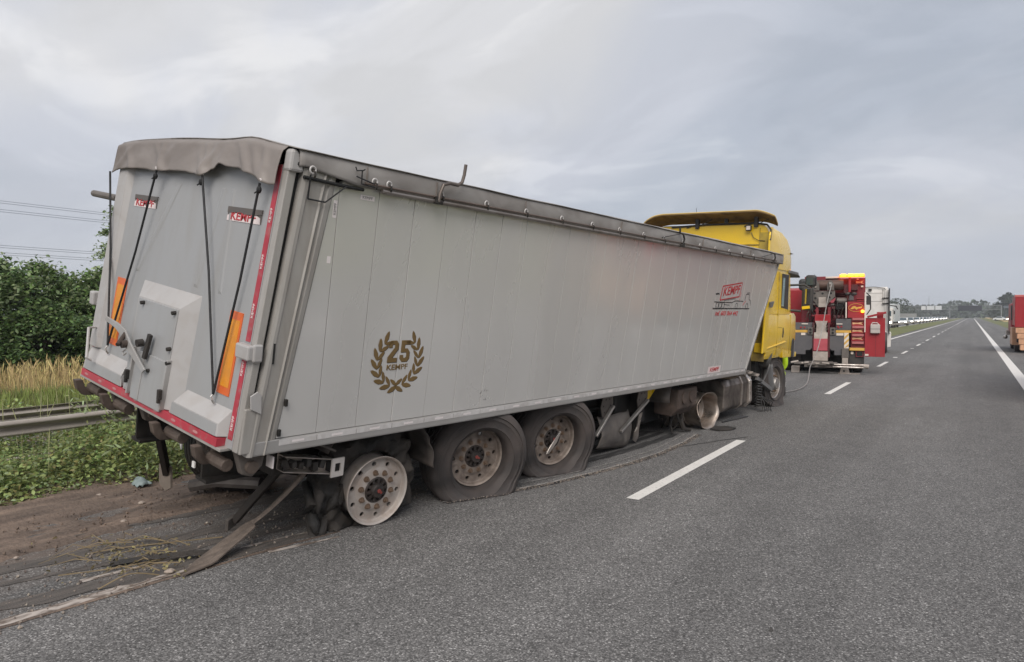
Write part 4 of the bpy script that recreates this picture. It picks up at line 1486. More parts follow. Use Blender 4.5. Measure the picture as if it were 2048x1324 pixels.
# ---- wheels
RIM_R = .298


def rim_mesh(d_out=.09, dish=.02):
    """steel disc with ten hand holes, flange and barrel (axis x, outer face +x)"""
    b = MB()
    N10 = 10
    rin, rmid, rout = .105, .195, .262
    xin, xhole, xout = dish + .035, dish + .012, d_out - .055
    # flat disc between hub and hole ring
    b.lathe([(.095, xin - .03), (rin, xin), (.150, xin), (rmid, xhole + .006)], 40)
    # ring with real holes
    for k in range(N10):
        a0, a1 = 2 * math.pi * k / N10, 2 * math.pi * (k + 1) / N10
        am = (a0 + a1) / 2
        outer = []
        rr = [(rmid, a0), (rmid, a0 * .5 + am * .5), (rmid, am), (rmid, a1 * .5 + am * .5), (rmid, a1), ((rmid + rout) / 2, a1), (rout, a1), (rout, am * .5 + a1 * .5), (rout, am), (rout, am * .5 + a0 * .5), (rout, a0), ((rmid + rout) / 2, a0)]

        def pt(r, a):
            f = (r - rmid) / (rout - rmid)
            return (xhole + .006 + (xout - xhole - .006) * f * f, r * math.cos(a), r * math.sin(a))
        outer = [pt(r, a) for r, a in rr]
        rc = (rmid + rout) / 2
        hole, back = [], []
        for (r, a) in rr:
            v = Vector((r * math.cos(a) - rc * math.cos(am), r * math.sin(a) - rc * math.sin(am)))
            v = v.normalized() * .0215
            y, z = rc * math.cos(am) + v.x, rc * math.sin(am) + v.y
            r2 = math.hypot(y, z)
            f = (r2 - rmid) / (rout - rmid)
            x = xhole + .006 + (xout - xhole - .006) * f * f
            hole.append((x, y, z))
            back.append((x - .02, y, z))
        b.add(outer + hole + back, [(i, (i + 1) % 12, 12 + (i + 1) % 12, 12 + i) for i in range(12)] + [(12 + i, 12 + (i + 1) % 12, 24 + (i + 1) % 12, 24 + i) for i in range(12)])
    # lip and barrel
    b.lathe([(rout, xout), (.274, xout + .004), (.280, d_out - .012), (RIM_R - .004, d_out), (RIM_R, d_out - .006), (RIM_R - .002, d_out - .022), (.284, d_out - .03), (.268, d_out - .06), (.262, d_out - .14), (.268, d_out - .24), (.284, d_out - .28), (RIM_R, d_out - .30), (.292, d_out - .305), (.276, d_out - .27), (.256, d_out - .22), (.25, d_out - .08), (.252, xout - .015)], 48)
    return b


def tyre_mesh(r=.53, w=.19, c=0.0, n=72, jit=None):
    tr = [(.302, -.13), (.308, -.155), (.335, -.178), (.40, -w), (.455, -w + .006), (.462, -w - .004), (.475, -w + .004), (.50, -.168), (.518, -.150), (r - .004, -.125),
          (r, -.095), (r - .014, -.090), (r - .014, -.080), (r + .001, -.075), (r + .002, -.03), (r - .014, -.026), (r - .014, -.016), (r + .003, -.012), (r + .003, .012), (r - .014, .016), (r - .014, .026), (r + .002, .03), (r + .001, .075), (r - .014, .080), (r - .014, .090), (r, .095),
          (r - .004, .125), (.518, .150), (.50, .168), (.475, w - .004), (.462, w + .004), (.455, w - .006), (.43, w - .001), (.425, w + .003), (.418, w - .001), (.40, w), (.355, w - .004), (.35, w), (.345, w - .006), (.335, .178), (.308, .155), (.302, .13)]
    return MB().lathe([(a, b + c) for a, b in tr], n, close=True, jit=jit)


def to_ground(o_mesh, mw, bulge_axis=None, amount=.65, floor=.004):
    """press the part of a tyre below the road flat against it and let it bulge outwards"""
    inv = mw.inverted()
    for v in o_mesh.vertices:
        p = mw @ v.co
        if p.z < floor + .10:
            k = (floor + .10 - p.z)
            lat = v.co.x
            p2 = v.co.copy()
            p2.x += math.copysign(min(k, .16) * amount, lat) if abs(lat) > .08 else 0
            p = mw @ p2
        if p.z < floor:
            p.z = floor + .0008 * random.random()
        v.co = inv @ p
    o_mesh.update()


def rot_x(a):
    return Matrix.Rotation(a, 4, 'X')


nut_proto = MB().cyl((0, 0, 0), (.022, 0, 0), .018, 6).cyl((.02, 0, 0), (.034, 0, 0), .011, 8).cyl((-.004, 0, 0), (.004, 0, 0), .026, 12).mesh('wheel_nut')
nut_proto.materials.append(nut_m)


def hub(parent, x0, red=True, mat=hub_m):
    h = MB()
    h.lathe([(.112, x0 - .01), (.112, x0 + .02), (.104, x0 + .03), (.097, x0 + .030), (.092, x0 + .012)], 32)
    h.lathe([(.062, x0 + .012), (.060, x0 + .05), (.052, x0 + .062), (.0, x0 + .064)], 24)
    h.lathe([(.095, x0 - .02), (.0, x0 - .02)], 24)
    for k in range(10):
        a = 2 * math.pi * k / 10
        h.bar((x0 + .022, .058 * math.cos(a), .058 * math.sin(a)), (x0 + .020, .096 * math.cos(a), .096 * math.sin(a)), .024, .022, up=(1, 0, 0))
    o = h.build('hub_cap', mat, parent, smooth=True)
    if red:
        q = MB().cyl((x0 + .062, 0, .004), (x0 + .070, 0, .004), .017, 12).cyl((x0 + .062, .018, -.016), (x0 + .068, .018, -.016), .011, 8)
        q.bar((x0 + .064, 0, 0), (x0 + .064, .018, -.016), .012, .006).build('hub_badge', hub_red, o)
    return o


def make_wheel(parent, loc, mat, spin=0.0, axle_m=None, hub_x=.035, nuts=True):
    w = rim_mesh().build('wheel', mat, parent, smooth=True, angle=30)
    w.location = loc
    w.rotation_euler = (spin, 0, 0) if axle_m is None else axle_m
    if nuts:
        for k in range(10):
            a = 2 * math.pi * (k + .5) / 10
            n = bpy.data.objects.new('wheel_nut', nut_proto)
            COL.objects.link(n)
            n.parent = w
            n.location = (.052, .150 * math.cos(a), .150 * math.sin(a))
    hub(w, hub_x)
    return w


def add_tyre(wheel, off, name='tyre', mat=rubber, tm=None, **kw):
    me_b = tyre_mesh(**kw)
    t = me_b.build(name, mat, wheel, smooth=True, angle=50)
    t.location = off
    if tm:
        t.rotation_euler = tm
    bpy.context.view_layer.update()
    return t


AX = [(1.40, -.594), (2.71, -.527), (4.02, -.527)]
w1 = make_wheel(TR, (1.045, AX[0][0], AX[0][1]), rim_tan, axle_m=(R(9), 0, R(-6)))
w1['label'] = 'bare scorched rim standing on the road'
w2 = make_wheel(TR, (.985, AX[1][0], AX[1][1]), rim_dirty, axle_m=(R(24), R(-2), R(-19)))
w3 = make_wheel(TR, (.985, AX[2][0], AX[2][1]), rim_dirty, axle_m=(R(3), R(-2), R(-17)))
bpy.context.view_layer.update()
for w, dx, dz in ((w2, .0, .008), (w3, .0, .004)):
    t = add_tyre(w, (.035, 0, 0), r=.535)
    t.rotation_euler = (-w.rotation_euler.x, R(2.5), R(-3.0))
    bpy.context.view_layer.update()
    to_ground(t.data, t.matrix_world)

# shredded carcass hanging behind the bare rim


def shred(r, a, t, j):
    n = vnoise(math.cos(t) * 2.2, math.sin(t) * 2.2 + a * 3, 1.7, 12)
    n2 = vnoise(math.cos(t) * 6, math.sin(t) * 6, a * 9 + 1, 3)
    n3 = vnoise(math.cos(t) * 17, math.sin(t) * 17, a * 21, 8)
    k = 1.0 + .20 * n + .08 * n2 + .035 * n3
    return max(r * k if r > .34 else r, .27), a + .07 * n2 * (1 if r > .34 else 0)


s1 = MB().lathe([(.285, -.30), (.40, -.33), (.47, -.29), (.49, -.22), (.485, -.12), (.46, -.05), (.43, -.03), (.40, -.02), (.36, -.03), (.31, -.035)], 150, close=True, jit=shred).build('shredded_tyre', rubber_dk, w1, smooth=True, angle=85)
s1.rotation_euler = (-R(9), 0, 0)
bpy.context.view_layer.update()
to_ground(s1.data, s1.matrix_world, amount=.9)
b = MB()
for k in range(9):                     # torn strips of tread lying against the rim
    y = -.36 + random.uniform(-.16, .12)
    z = random.uniform(-.28, .10)
    b.tube([(-.12 + random.uniform(-.12, .08), y, z), (-.02, y - .05, z - .10), (-.06 + random.uniform(-.1, .1), y - random.uniform(.0, .14), max(z - .22, -.33))], [.03, .045, .012], 9)
b.build('tread_strips', rubber_dk, w1, smooth=True, angle=85).rotation_euler = (-R(9), 0, 0)
# bent sliver of wheel trim caught in the third wheel
MB().prism([(.10, -.10, -.165), (.105, -.06, -.16), (.11, .03, -.03), (.11, .075, .09), (.105, .06, .10), (.10, .00, .0), (.095, -.06, -.09)], (.006, 0, 0)).build('bent_trim', chrome, w3, bevel=.002).rotation_euler = (-R(3), 0, 0)
# far side wheels stand on their tyres
inv = T_M.inverted()
wl_rot = (inv.to_3x3() @ Matrix.Rotation(-R(5.4), 3, 'Z') @ Matrix.Rotation(R(4.0), 3, 'Y') @ Matrix.Rotation(math.pi, 3, 'Z')).to_euler()
for i, (y, z) in enumerate(AX):
    pw = T_M @ Vector((-1.04, y, z))
    pw.z = .50
    w = make_wheel(TR, inv @ pw, rim_dirty, axle_m=wl_rot, nuts=False)
    bpy.context.view_layer.update()
    t = add_tyre(w, (0, 0, 0), r=.525, mat=rubber_dk if i == 0 else rubber)
    bpy.context.view_layer.update()
    to_ground(t.data, t.matrix_world)
    MB().cyl((1.0, y, z), tuple(inv @ pw), .075, 14).build('axle', dark_steel, TR, smooth=True)
    MB().prism([(.42, y - .62, -.30), (.42, y - .55, -.46), (.42, y + .1, z + .06), (.42, y + .35, z + .02), (.42, y + .35, z - .08), (.42, y - .1, z - .08), (.42, y - .68, -.50), (.42, y - .70, -.30)], (.09, 0, 0)).build('trailing_arm', dark_steel, TR, bevel=.01)
    MB().cyl((.46, y + .28, z + .02), (.46, y + .28, -.30), .10, 16).build('air_spring', rubber_dk, TR, smooth=True)


def guard(yc, zc_, r, a0, a1, x0, x1, mat, name='mudguard', wav=.0):
    def f(u, v):
        t = a0 + (a1 - a0) * u
        rr = r + wav * vnoise(u * 3, v, 2, 4)
        return (x0 + (x1 - x0) * v, yc + rr * math.cos(t), zc_ + rr * math.sin(t))
    return MB().grid(f, 24, 4).build(name, mat, TR, smooth=True, solid=.008, angle=60)


guard_m = M('mudguard_plastic', (0.055, 0.048, 0.044), .65, 0, .2, 5, bump=.1, bs=30, dirt=(0.13, 0.105, 0.09), damt=.6, ds=5)
guard(1.42, -.55, .60, R(5), R(62), .80, 1.14, guard_m, wav=.03)
guard(1.38, -.50, .58, R(72), R(150), .72, 1.08, guard_m, wav=.05)
guard(2.71, -.50, .60, R(40), R(140), .80, 1.12, guard_m)
guard(4.02, -.50, .60, R(40), R(140), .80, 1.12, guard_m)
# side under-run struts, drooping guard, landing leg, yellow bracket
for (y, z), (y2, z2) in (((5.20, -.25), (4.86, -.60)), ((6.12, -.26), (5.47, -.62))):
    pl_ = MB().prism([(1.04, y - .22, -.10), (1.04, y + .02, -.12), (1.04, y + .05, -.24), (1.04, y - .06, -.40), (1.04, y - .16, -.40), (1.04, y - .24, -.26)], (.015, 0, 0))
    po = pl_.build('strut_bracket', tow_steel, TR, bevel=.004)
    for k in range(6):
        a = k * 1.05
        MB().cyl((1.054, y - .10 + .085 * math.cos(a), -.25 + .095 * math.sin(a)), (1.0575, y - .10 + .085 * math.cos(a), -.25 + .095 * math.sin(a)), .010, 8).build('bracket_hole', void, po)
    MB().bar((1.09, y, z), (1.10, y2, z2), .035, .045, up=(1, 0, 0)).build('side_strut', alu, TR, bevel=.006)


def droop(u, v):
    y = 5.02 + .86 * u
    z = -.40 - .02 * math.sin(u * 3) - (.40 + .07 * u) * v
    x = .98 + .10 * math.sin(v * 2.6) + .02 * vnoise(u * 2, v * 2, 1.5) + (.05 * (u - .9) * 10 * (-1) if u > .9 else 0)
    return (x, y, z + .02 * vnoise(u * 4, v * 3, 1, 7))


MB().grid(droop, 20, 12).build('torn_mudguard', M('scuffed_guard', (0.085, 0.076, 0.07), .6, 0, .25, 3, bump=.1, bs=20, dirt=(0.20, 0.175, 0.155), damt=.7, ds=4), TR, smooth=True, solid=.012, angle=60)
lg = MB()
lg.b2((.86, 6.06, -.46), (.98, 6.20, -.08)).b2((.885, 6.085, -.80), (.955, 6.175, -.44))
lg.build('landing_leg', dark_steel, TR, bevel=.006)
MB().prism([(.99, 6.09, -.48), (.99, 6.18, -.46), (.99, 6.15, -.70), (.99, 6.17, -.80), (.99, 6.12, -.88), (.99, 6.04, -.84), (.99, 6.04, -.72), (.99, 6.09, -.66)], (.02, 0, 0)).build('leg_plate', chrome, TR, bevel=.004)
MB().prism([(.9, 6.32, -.10), (.9, 6.62, -.10), (.9, 6.60, -.17), (.9, 6.40, -.34), (.9, 6.30, -.33)], (.05, 0, 0)).build('yellow_bracket', yellow, TR, bevel=.006)
for y0, y1 in ((4.75, 5.5), (5.7, 6.3)):
    MB().cyl((.30, y0, -.62), (.30, y1, -.62), .14, 18).build('air_tank', dark_steel, TR, smooth=True)
MB().b2((-.5, 7.3, -.16), (.5, 9.0, -.06)).build('king_pin_plate', dark_steel, TR)
# dangling under-run arms
pr_ = lambda p: tuple(inv @ Vector(p))
MB().bar((1.0, .62, -.18), pr_((-4.92, 3.46, .12)), .045, .06).build('underrun_arm', dark_steel, TR, bevel=.006)
MB().box(pr_((-4.94, 3.44, .11)), (.03, .10, .10), (0.2, .1, .4)).build('arm_plate', tow_steel, TR, bevel=.003)
MB().bar((-.55, .30, -.25), pr_((-6.28, 3.70, .30)), .05, .09).build('underrun_arm', dark_steel, TR, bevel=.006)
MB().prism([pr_((-6.34, 3.66, .38)), pr_((-6.22, 3.70, .36)), pr_((-6.22, 3.70, .16)), pr_((-6.28, 3.68, .13)), pr_((-6.34, 3.66, .20))], (.0, .02, 0)).build('arm_plate', M('arm_plate', (0.24, 0.2, 0.165), .6, .2, .1, 8), TR)
MB().tube([pr_((-6.3, 3.95, .12)), pr_((-6.1, 4.1, .16)), pr_((-5.7, 4.3, .15))], .06, 8).build('bent_bumper', tow_steel, TR, smooth=True)
MB().prism([(-.18, .30, -.27), (-.05, .30, -.24), (-.07, .30, -.42)], (0, .01, 0)).build('white_flap', M('tag_white', (0.75, 0.73, 0.7), .6), TR)


# ragged strip dragged behind the near rear corner
def ragged():
    A = Vector(T_M @ Vector((1.02, .78, -.30)))
    B = Vector((-4.62, 3.40, .16))
    Cc = Vector((-4.50, 2.93, .030))
    E_ = Vector((-4.42, 2.70, .018))
    pts = []
    for i in range(31):
        t = i / 30
        if t < .5:
            k = t / .5
            p = A.lerp(B, k) + Vector((0, 0, -.03 * math.sin(k * math.pi)))
        elif t < .85:
            p = B.lerp(Cc, (t - .5) / .35)
        else:
            p = Cc.lerp(E_, (t - .85) / .15)
        pts.append(p)
    rings = []
    for i, p in enumerate(pts):
        t = i / 30
        d = (pts[min(i + 1, 30)] - pts[max(i - 1, 0)]).normalized()
        s = d.cross(Vector((0, 0, 1))).normalized()
        u = s.cross(d)
        w = .040 + .045 * t + .008 * vnoise(t * 6, 0, 2)
        if t > .86:
            w *= max(.12, 1 - (t - .86) / .15)
        th = .030 - .018 * min(1, t / .6)
        cr = .014
        rings.append([p + s * (-w) + u * (th * .4), p + s * (-w * .5) + u * (th + .004 * vnoise(t * 9, 1, 1)), p + u * (th - cr), p + s * (w * .5) + u * th, p + s * w + u * (th * .4), p + s * w - u * th * .5, p - s * w - u * th * .5])
    o = MB().loft(rings).build('dragged_strip', wood_grey, None, smooth=True, angle=40)
    tag(o, 'torn grey brown strip hanging from the trailer and dragging on the road', 'torn strip')


ragged()

# ------------------------------------------------------------------ yellow tractor unit
tractor = empty('tractor_unit', (-4.367, 14.479, 0), -R(3))
tag(tractor, 'yellow high roof lorry tractor with roof spoiler, wedged in front of the trailer', 'tractor unit')
TT = tractor
CR = Matrix.Translation((0, 0, .9)) @ Matrix.Rotation(R(2.5), 4, 'Y') @ Matrix.Translation((0, 0, -.9))


def rolled(mb):
    mb.v = [tuple(CR @ Vector(p)) for p in mb.v]
    return mb


def ring(hw, yr, ys, yf, z, sag=0.0):
    h = [(hw, yr), (hw, (yr + ys) / 2), (hw, ys), (hw * .985, ys + .35 * (yf - ys)), (hw * .90, ys + .72 * (yf - ys)), (hw * .62, yf - .03), (hw * .3, yf)]
    pts = h + [(-x, y) for x, y in reversed(h)]
    return [(x, y, z) for x, y in pts]


low = MB().loft([ring(1.17, -.93, 1.02, 1.22, 1.00), ring(1.21, -.93, 1.06, 1.27, 1.12), ring(1.222, -.93, 1.03, 1.25, 1.45), ring(1.22, -.93, .98, 1.20, 1.80), ring(1.20, -.93, .90, 1.15, 1.87)])
cab = rolled(low).build('cab_lower', yellow, TT, smooth=True, angle=30)
upper = MB().loft([ring(1.215, -.93, .46, 1.08, 1.85), ring(1.205, -.93, .42, 1.02, 2.25), ring(1.19, -.93, .38, .96, 2.66), ring(1.20, -.93, .40, .92, 2.76), ring(1.20, -.93, .42, .86, 2.95), ring(1.195, -.93, .36, .74, 3.15), ring(1.17, -.93, .20, .56, 3.32), ring(1.12, -.93, -.02, .34, 3.44), ring(1.03, -.93, -.25, .08, 3.515), ring(.90, -.90, -.45, -.2, 3.535)])
cabu = rolled(upper).build('cab_upper', yellow, TT, smooth=True, angle=40)
# roof joint, door joints, creases
rolled(MB().b2((1.186, -.90, 2.700), (1.2035, .40, 2.712))).build('roof_joint', yellow_dark, TT)
for y0, y1, z0, z1 in ((-.30, -.292, 1.05, 2.66), (.605, .613, 1.05, 1.84)):
    rolled(MB().b2((1.19, y0, z0), (1.2245, y1, z1))).build('door_joint', yellow_dark, TT)
rolled(MB().bar((1.222, -.30, 1.60), (1.222, .02, 1.585), .01, .006, up=(1, 0, 0))).build('door_crease', yellow_dark, TT)
rolled(MB().bar((1.218, -.93, 1.205), (1.226, .30, 1.30), .03, .03, up=(1, 0, 0))).build('sill_moulding', yellow, TT, bevel=.01)
# wheel arch lips below the cab side
rolled(MB().prism([(1.0, -.98, 1.12), (1.0, .06, 1.17), (1.0, .14, 1.12), (1.0, .20, .98), (1.0, 1.20, .96), (1.0, 1.20, 1.06), (1.0, -.98, 1.30)], (.216, 0, 0))).build('lower_panel', yellow, TT, bevel=.015)
rolled(MB().prism([(1.0, .78, .97), (1.0, .92, .97), (1.0, .94, 1.33), (1.0, .86, 1.36), (1.0, .80, 1.30)], (.234, 0, 0))).build('air_scoop', black, TT, bevel=.012)
rolled(MB().prism([(1.0, .92, .975), (1.0, .985, .975), (1.0, .99, 1.30), (1.0, .95, 1.32)], (.237, 0, 0))).build('scoop_trim', grey_pl, TT, bevel=.008)
hd = rolled(MB().prism([(1.18, .06, 1.39), (1.18, .14, 1.39), (1.18, .16, 1.50), (1.18, .12, 1.59), (1.18, .07, 1.58)], (.045, 0, 0))).build('door_handle', black, TT, bevel=.006)
# rear collars behind the cab
for s in (-1, 1):
    x0 = 1.225 * s
    c = MB().prism([(x0, -1.17, 1.12), (x0, -.90, 1.18), (x0, -.90, 3.46), (x0, -.98, 3.44), (x0, -1.06, 3.30), (x0, -1.10, 1.9)], (-.035 * s, 0, 0))
    rolled(c).build('side_collar', yellow, TT, bevel=.01)
    rolled(MB().prism([(x0 - .036 * s, -1.14, 1.15), (x0 - .036 * s, -.92, 1.18), (x0 - .036 * s, -.92, 3.40), (x0 - .036 * s, -1.0, 3.36)], (-.006 * s, 0, 0))).build('collar_inside', yellow_dark, TT)
rolled(MB().b2((1.0, -.945, 1.1), (1.18, -.932, 3.36))).build('wall_recess', yellow_dark, TT)
rolled(MB().b2((-1.15, -.945, .96), (1.18, -.93, 1.6))).build('rear_lower_wall', yellow_dark, TT)
rolled(MB().b2((.25, -.95, 3.13), (1.0, -.938, 3.145))).build('wall_crease', yellow_dark, TT)
rolled(MB().b2((.99, -.95, 2.0), (1.0, -.938, 3.44))).build('wall_crease', yellow_dark, TT)
rolled(MB().cyl((.82, -.955, 3.06), (.82, -.935, 3.06), .03, 12)).build('wall_hole', void, TT)
# door window, pillar, windscreen, visor
rolled(MB().prism([(1.185, -.10, 1.97), (1.185, .42, 1.93), (1.185, .37, 2.635), (1.185, -.06, 2.64)], (.028, 0, 0))).build('window_frame', black, TT, bevel=.01)
rolled(MB().prism([(1.20, -.06, 2.01), (1.20, .08, 2.00), (1.20, .09, 2.56), (1.20, -.03, 2.56)], (.016, 0, 0))).build('door_window', M('window_sky_tint', (0.42, 0.55, 0.57), .08, .3, .05, 3), TT)  # pale teal paints the sky showing through into the pane's colour
rolled(MB().grid(lambda u, v: ((-1.08 + 2.16 * u), 1.0 - .10 * v + .10 * (1 - (2 * u - 1) ** 2) - .13 * abs(2 * u - 1) ** 3, 1.90 + .72 * v), 14, 6)).build('windscreen', glass, TT, smooth=True)
rolled(MB().grid(lambda u, v: (-1.24 + 2.48 * u, .86 + .22 * v + .10 * (1 - (2 * u - 1) ** 2), 2.70 - .08 * v), 12, 3)).build('sun_visor', grey_pl, TT, smooth=True, solid=.025)
rolled(MB().bar((1.20, .36, 2.70), (1.22, .95, 2.68), .05, .06)).build('visor_arm', grey_pl, TT, bevel=.01)
# mirrors
rolled(MB().tube([(1.15, .72, 2.44), (1.40, .80, 2.46), (1.50, .80, 2.40)], .022, 8)).build('mirror_arm', black, TT, smooth=True)
rolled(MB().tube([(1.15, .72, 1.93), (1.36, .80, 1.92)], .025, 8)).build('mirror_arm', black, TT, smooth=True)
mh = rolled(MB().box((1.48, .80, 2.17), (.21, .12, .46))).build('mirror_housing', black, TT, bevel=.035)
rolled(MB().box((1.47, .737, 2.22), (.145, .006, .30), (0, 0, -.22))).build('mirror_glass', mirror_m, mh)
rolled(MB().box((1.47, .737, 1.995), (.15, .012, .06), (0, -.15, 0))).build('mirror_trim', yellow, mh, bevel=.01)
mh2 = rolled(MB().box((1.50, .92, 2.54), (.21, .14, .24))).build('mirror_housing', black, TT, bevel=.05)
rolled(MB().box((1.49, .848, 2.53), (.13, .004, .15))).build('mirror_glass', glass, mh2)


# roof spoiler wing on posts
def wing(u, v, up):
    x = -1.30 + 2.60 * u
    e = max(0, abs(x) - .98) / .32
    drop = .10 * e ** 1.6 + (.16 * max(0, -x - .85) if x < 0 else 0)
    chord = .42 * (1 - .45 * e ** 3)
    y = -1.02 - chord / 2 + chord * v
    z = 3.715 - .14 * v - drop + .025 * math.sin(v * math.pi)
    return (x, y, z + up)


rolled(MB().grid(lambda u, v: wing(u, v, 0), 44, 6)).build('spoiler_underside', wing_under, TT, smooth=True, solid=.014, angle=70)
rolled(MB().grid(lambda u, v: wing(u, v, .022), 44, 6)).build('spoiler', wing_top, TT, smooth=True, solid=.018, angle=70)
for x in (-.22, .92):
    rolled(MB().b2((x - .035, -.98, 3.46), (x + .035, -.90, 3.67)).bar((x, -.93, 3.55), (x - .22, -.95, 3.48), .02, .02).bar((x, -.95, 3.50), (x + .30, -.96, 3.63), .014, .014)).build('spoiler_bracket', black, TT, bevel=.005)
rolled(MB().b2((.32, -.96, 3.52), (.38, -.90, 3.66))).build('spoiler_bracket', black, TT)
rolled(MB().tube([(-.75, -.95, 3.50), (0, -.95, 3.535), (.9, -.95, 3.535), (1.12, -.95, 3.50), (1.21, -1.0, 3.40), (1.22, -1.05, 3.20)], .018, 8)).build('roof_gasket', black, TT, smooth=True)
lamp = rolled(MB().box((.80, -1.0, 3.44), (.10, .05, .10))).build('work_lamp', black, TT, bevel=.01)
rolled(MB().box((.80, -1.028, 3.44), (.072, .004, .072))).build('lamp_glass', cream, lamp, bevel=.001)
rolled(MB().tube([(.84, -.95, 3.36), (.88, -.955, 3.27), (.98, -.955, 3.21), (1.10, -.955, 3.20)], .006, 5)).build('lamp_wire', black, TT)
rolled(MB().tube([(-.22, -1.0, 3.7), (-.24, -1.0, 3.86)], .004, 5)).build('aerial', black, TT)
rolled(MB().tube([(1.19, .44, 3.06), (1.23, .50, 3.06)], [.02, .004], 6)).build('marker_lamp', black, TT)
rolled(MB().prism([(1.235, -.95, 2.07), (1.235, -.80, 2.09), (1.235, -.90, 1.98), (1.235, -.96, 1.97)], (.05, 0, 0))).build('grab_handle', grey_pl, TT, bevel=.005)

# chassis, tank, steps and wrecked running gear
b = MB()
for x in (-.42, .42):
    b.b2((x - .04, -5.0, .72), (x + .04, 1.0, .98))
b.build('chassis_rail', dark_steel, TT)
b = MB()
for y in (-4.9, -3.0, -1.6, .2):
    b.b2((-.4, y, .76), (.4, y + .12, .94))
b.build('chassis_cross_member', dark_steel, TT)
MB().b2((-.55, -4.2, .98), (.55, -3.0, 1.06)).build('fifth_wheel', dark_steel, TT, bevel=.01)
MB().b2((-1.05, -.85, .55), (1.0, 1.0, 1.0)).build('engine_bay', void, TT)
MB().b2((-.9, -1.5, .5), (.95, -.9, 1.25)).build('gearbox_housing', black, TT, bevel=.03)
tank = MB().prism([(x, -2.95, z) for x, z in ((.60, .22), (1.06, .16), (1.15, .24), (1.17, .60), (1.12, .70), (.60, .74))], (0, 1.22, 0)).build('fuel_tank', M('tank_alu', (0.30, 0.26, 0.23), .32, .8, .15, 3, dirt=(0.045, 0.038, 0.034), damt=.85, ds=2.5, dthr=.46), TT, bevel=.03)
for y in (-2.15, -1.80):
    MB().prism([(x, y, z) for x, z in ((1.06, .15), (1.165, .23), (1.185, .60), (1.13, .715), (.60, .755), (.60, .74), (1.12, .70), (1.17, .60), (1.15, .24), (1.06, .16))], (0, .055, 0)).build('tank_strap', chrome, tank)
MB().prism([(.62, -1.76, .18), (1.10, -1.76, .14), (1.20, -1.76, .25), (1.20, -1.76, .62), (1.10, -1.76, .74), (.62, -1.76, .74)], (0, .10, 0)).build('tank_end', chrome, tank, bevel=.02)
for k in range(4):
    MB().box((1.0, -1.72 + .20 * k, .79 - .035 * k), (.30, .16, .025), (0.1, .12, .05 * k)).build('catwalk_plate', tow_beige if k % 2 else tow_steel, TT, bevel=.005)
MB().bar((1.12, -1.16, .62), (1.16, -.35, .34), .05, .075).build('loose_strut', grey_pl, TT, bevel=.008)
MB().box((1.02, -1.45, .62), (.16, .12, .10), (.3, .2, .1)).build('filter_housing', tow_beige, TT, bevel=.02)
hel = []
for k in range(130):
    a = k * .52
    hel.append((1.12 + .055 * math.cos(a), -1.02 - .02 * k / 130 + .055 * math.sin(a), .60 - .53 * (k / 130)))
MB().tube(hel, .013, 6).build('coiled_hose', black, TT, smooth=True)
for k in range(5):
    MB().tube([(1.13, -1.0, .30), (1.20 + .03 * k, -1.10 + .07 * k, .16), (1.24, -1.15 + .12 * k, .03), (1.15 + .05 * k, -1.2 + .05 * k, .012)], .008, 5).build('loose_hose', black, TT, smooth=True)
for k in range(4):
    MB().tube([(1.1, -2.9 + .15 * k, .02), (1.17, -2.4 + .1 * k, .015 + .01 * k), (1.22 - .03 * k, -1.95, .012)], .012, 5).build('loose_hose', black, TT, smooth=True)
fw = rim_mesh(.09, .05).build('wheel', chrome, TT, smooth=True, angle=30)
fw.location = (1.03, 0, .435)
fw.rotation_euler = (R(12), 0, R(-6))
for k in range(10):
    a = 2 * math.pi * (k + .5) / 10
    n = bpy.data.objects.new('wheel_nut', nut_proto)
    COL.objects.link(n)
    n.parent = fw
    n.location = (.085, .155 * math.cos(a), .155 * math.sin(a))
MB().lathe([(.12, .06), (.115, .12), (.10, .15), (.0, .155)], 24).build('hub_cap', alu, fw, smooth=True)
bpy.context.view_layer.update()
t = add_tyre(fw, (-.05, 0, 0), r=.50, w=.165)
bpy.context.view_layer.update()
to_ground(t.data, t.matrix_world)
fl_ = rim_mesh(.09, .05).build('wheel', rim_dirty, TT, smooth=True)
fl_.location = (-1.03, 0, .50)
fl_.rotation_euler = (0, 0, math.pi)
add_tyre(fl_, (-.05, 0, 0), r=.50, w=.165)
MB().cyl((-1.0, 0, .47), (1.0, 0, .45), .07, 12).build('axle', dark_steel, TT, smooth=True)
# grey broken mudguard piece and black inner arch
MB().grid(lambda u, v: (.86 + .34 * v + .03 * math.sin(u * 6), -.62 * math.cos(u * 2.0 - .3) * 1.0 + .06 * v * u, .43 + .64 * math.sin(.55 + u * 1.75)), 18, 4).build('wheel_arch', black, TT, smooth=True, solid=.015)
MB().grid(lambda u, v: (1.08 + .13 * v - .05 * u, -.66 + .60 * u + .03 * vnoise(u * 3, v * 3, 1), .74 + .36 * math.sin(u * 2.2) + .05 * v - .28 * (1 - v) * (1 - u) + .02 * vnoise(u * 4, v, 2, 3)), 12, 6).build('broken_mudguard', grey_pl, TT, smooth=True, solid=.02, angle=40)
MB().grid(lambda u, v: (1.08 + .12 * v, -.42 + .12 * u, .78 - .50 * u + .06 * v), 8, 3).build('broken_mudguard', grey_pl, TT, smooth=True, solid=.015)
# rear axle: near side rims stripped of tyres, one crumpled
MB().cyl((-1.0, -3.72, .46), (.95, -3.72, .33), .09, 14).build('axle', dark_steel, TT, smooth=True)
MB().sphere((0, -3.72, .42), .24, 10).build('differential', dark_steel, TT, smooth=True)


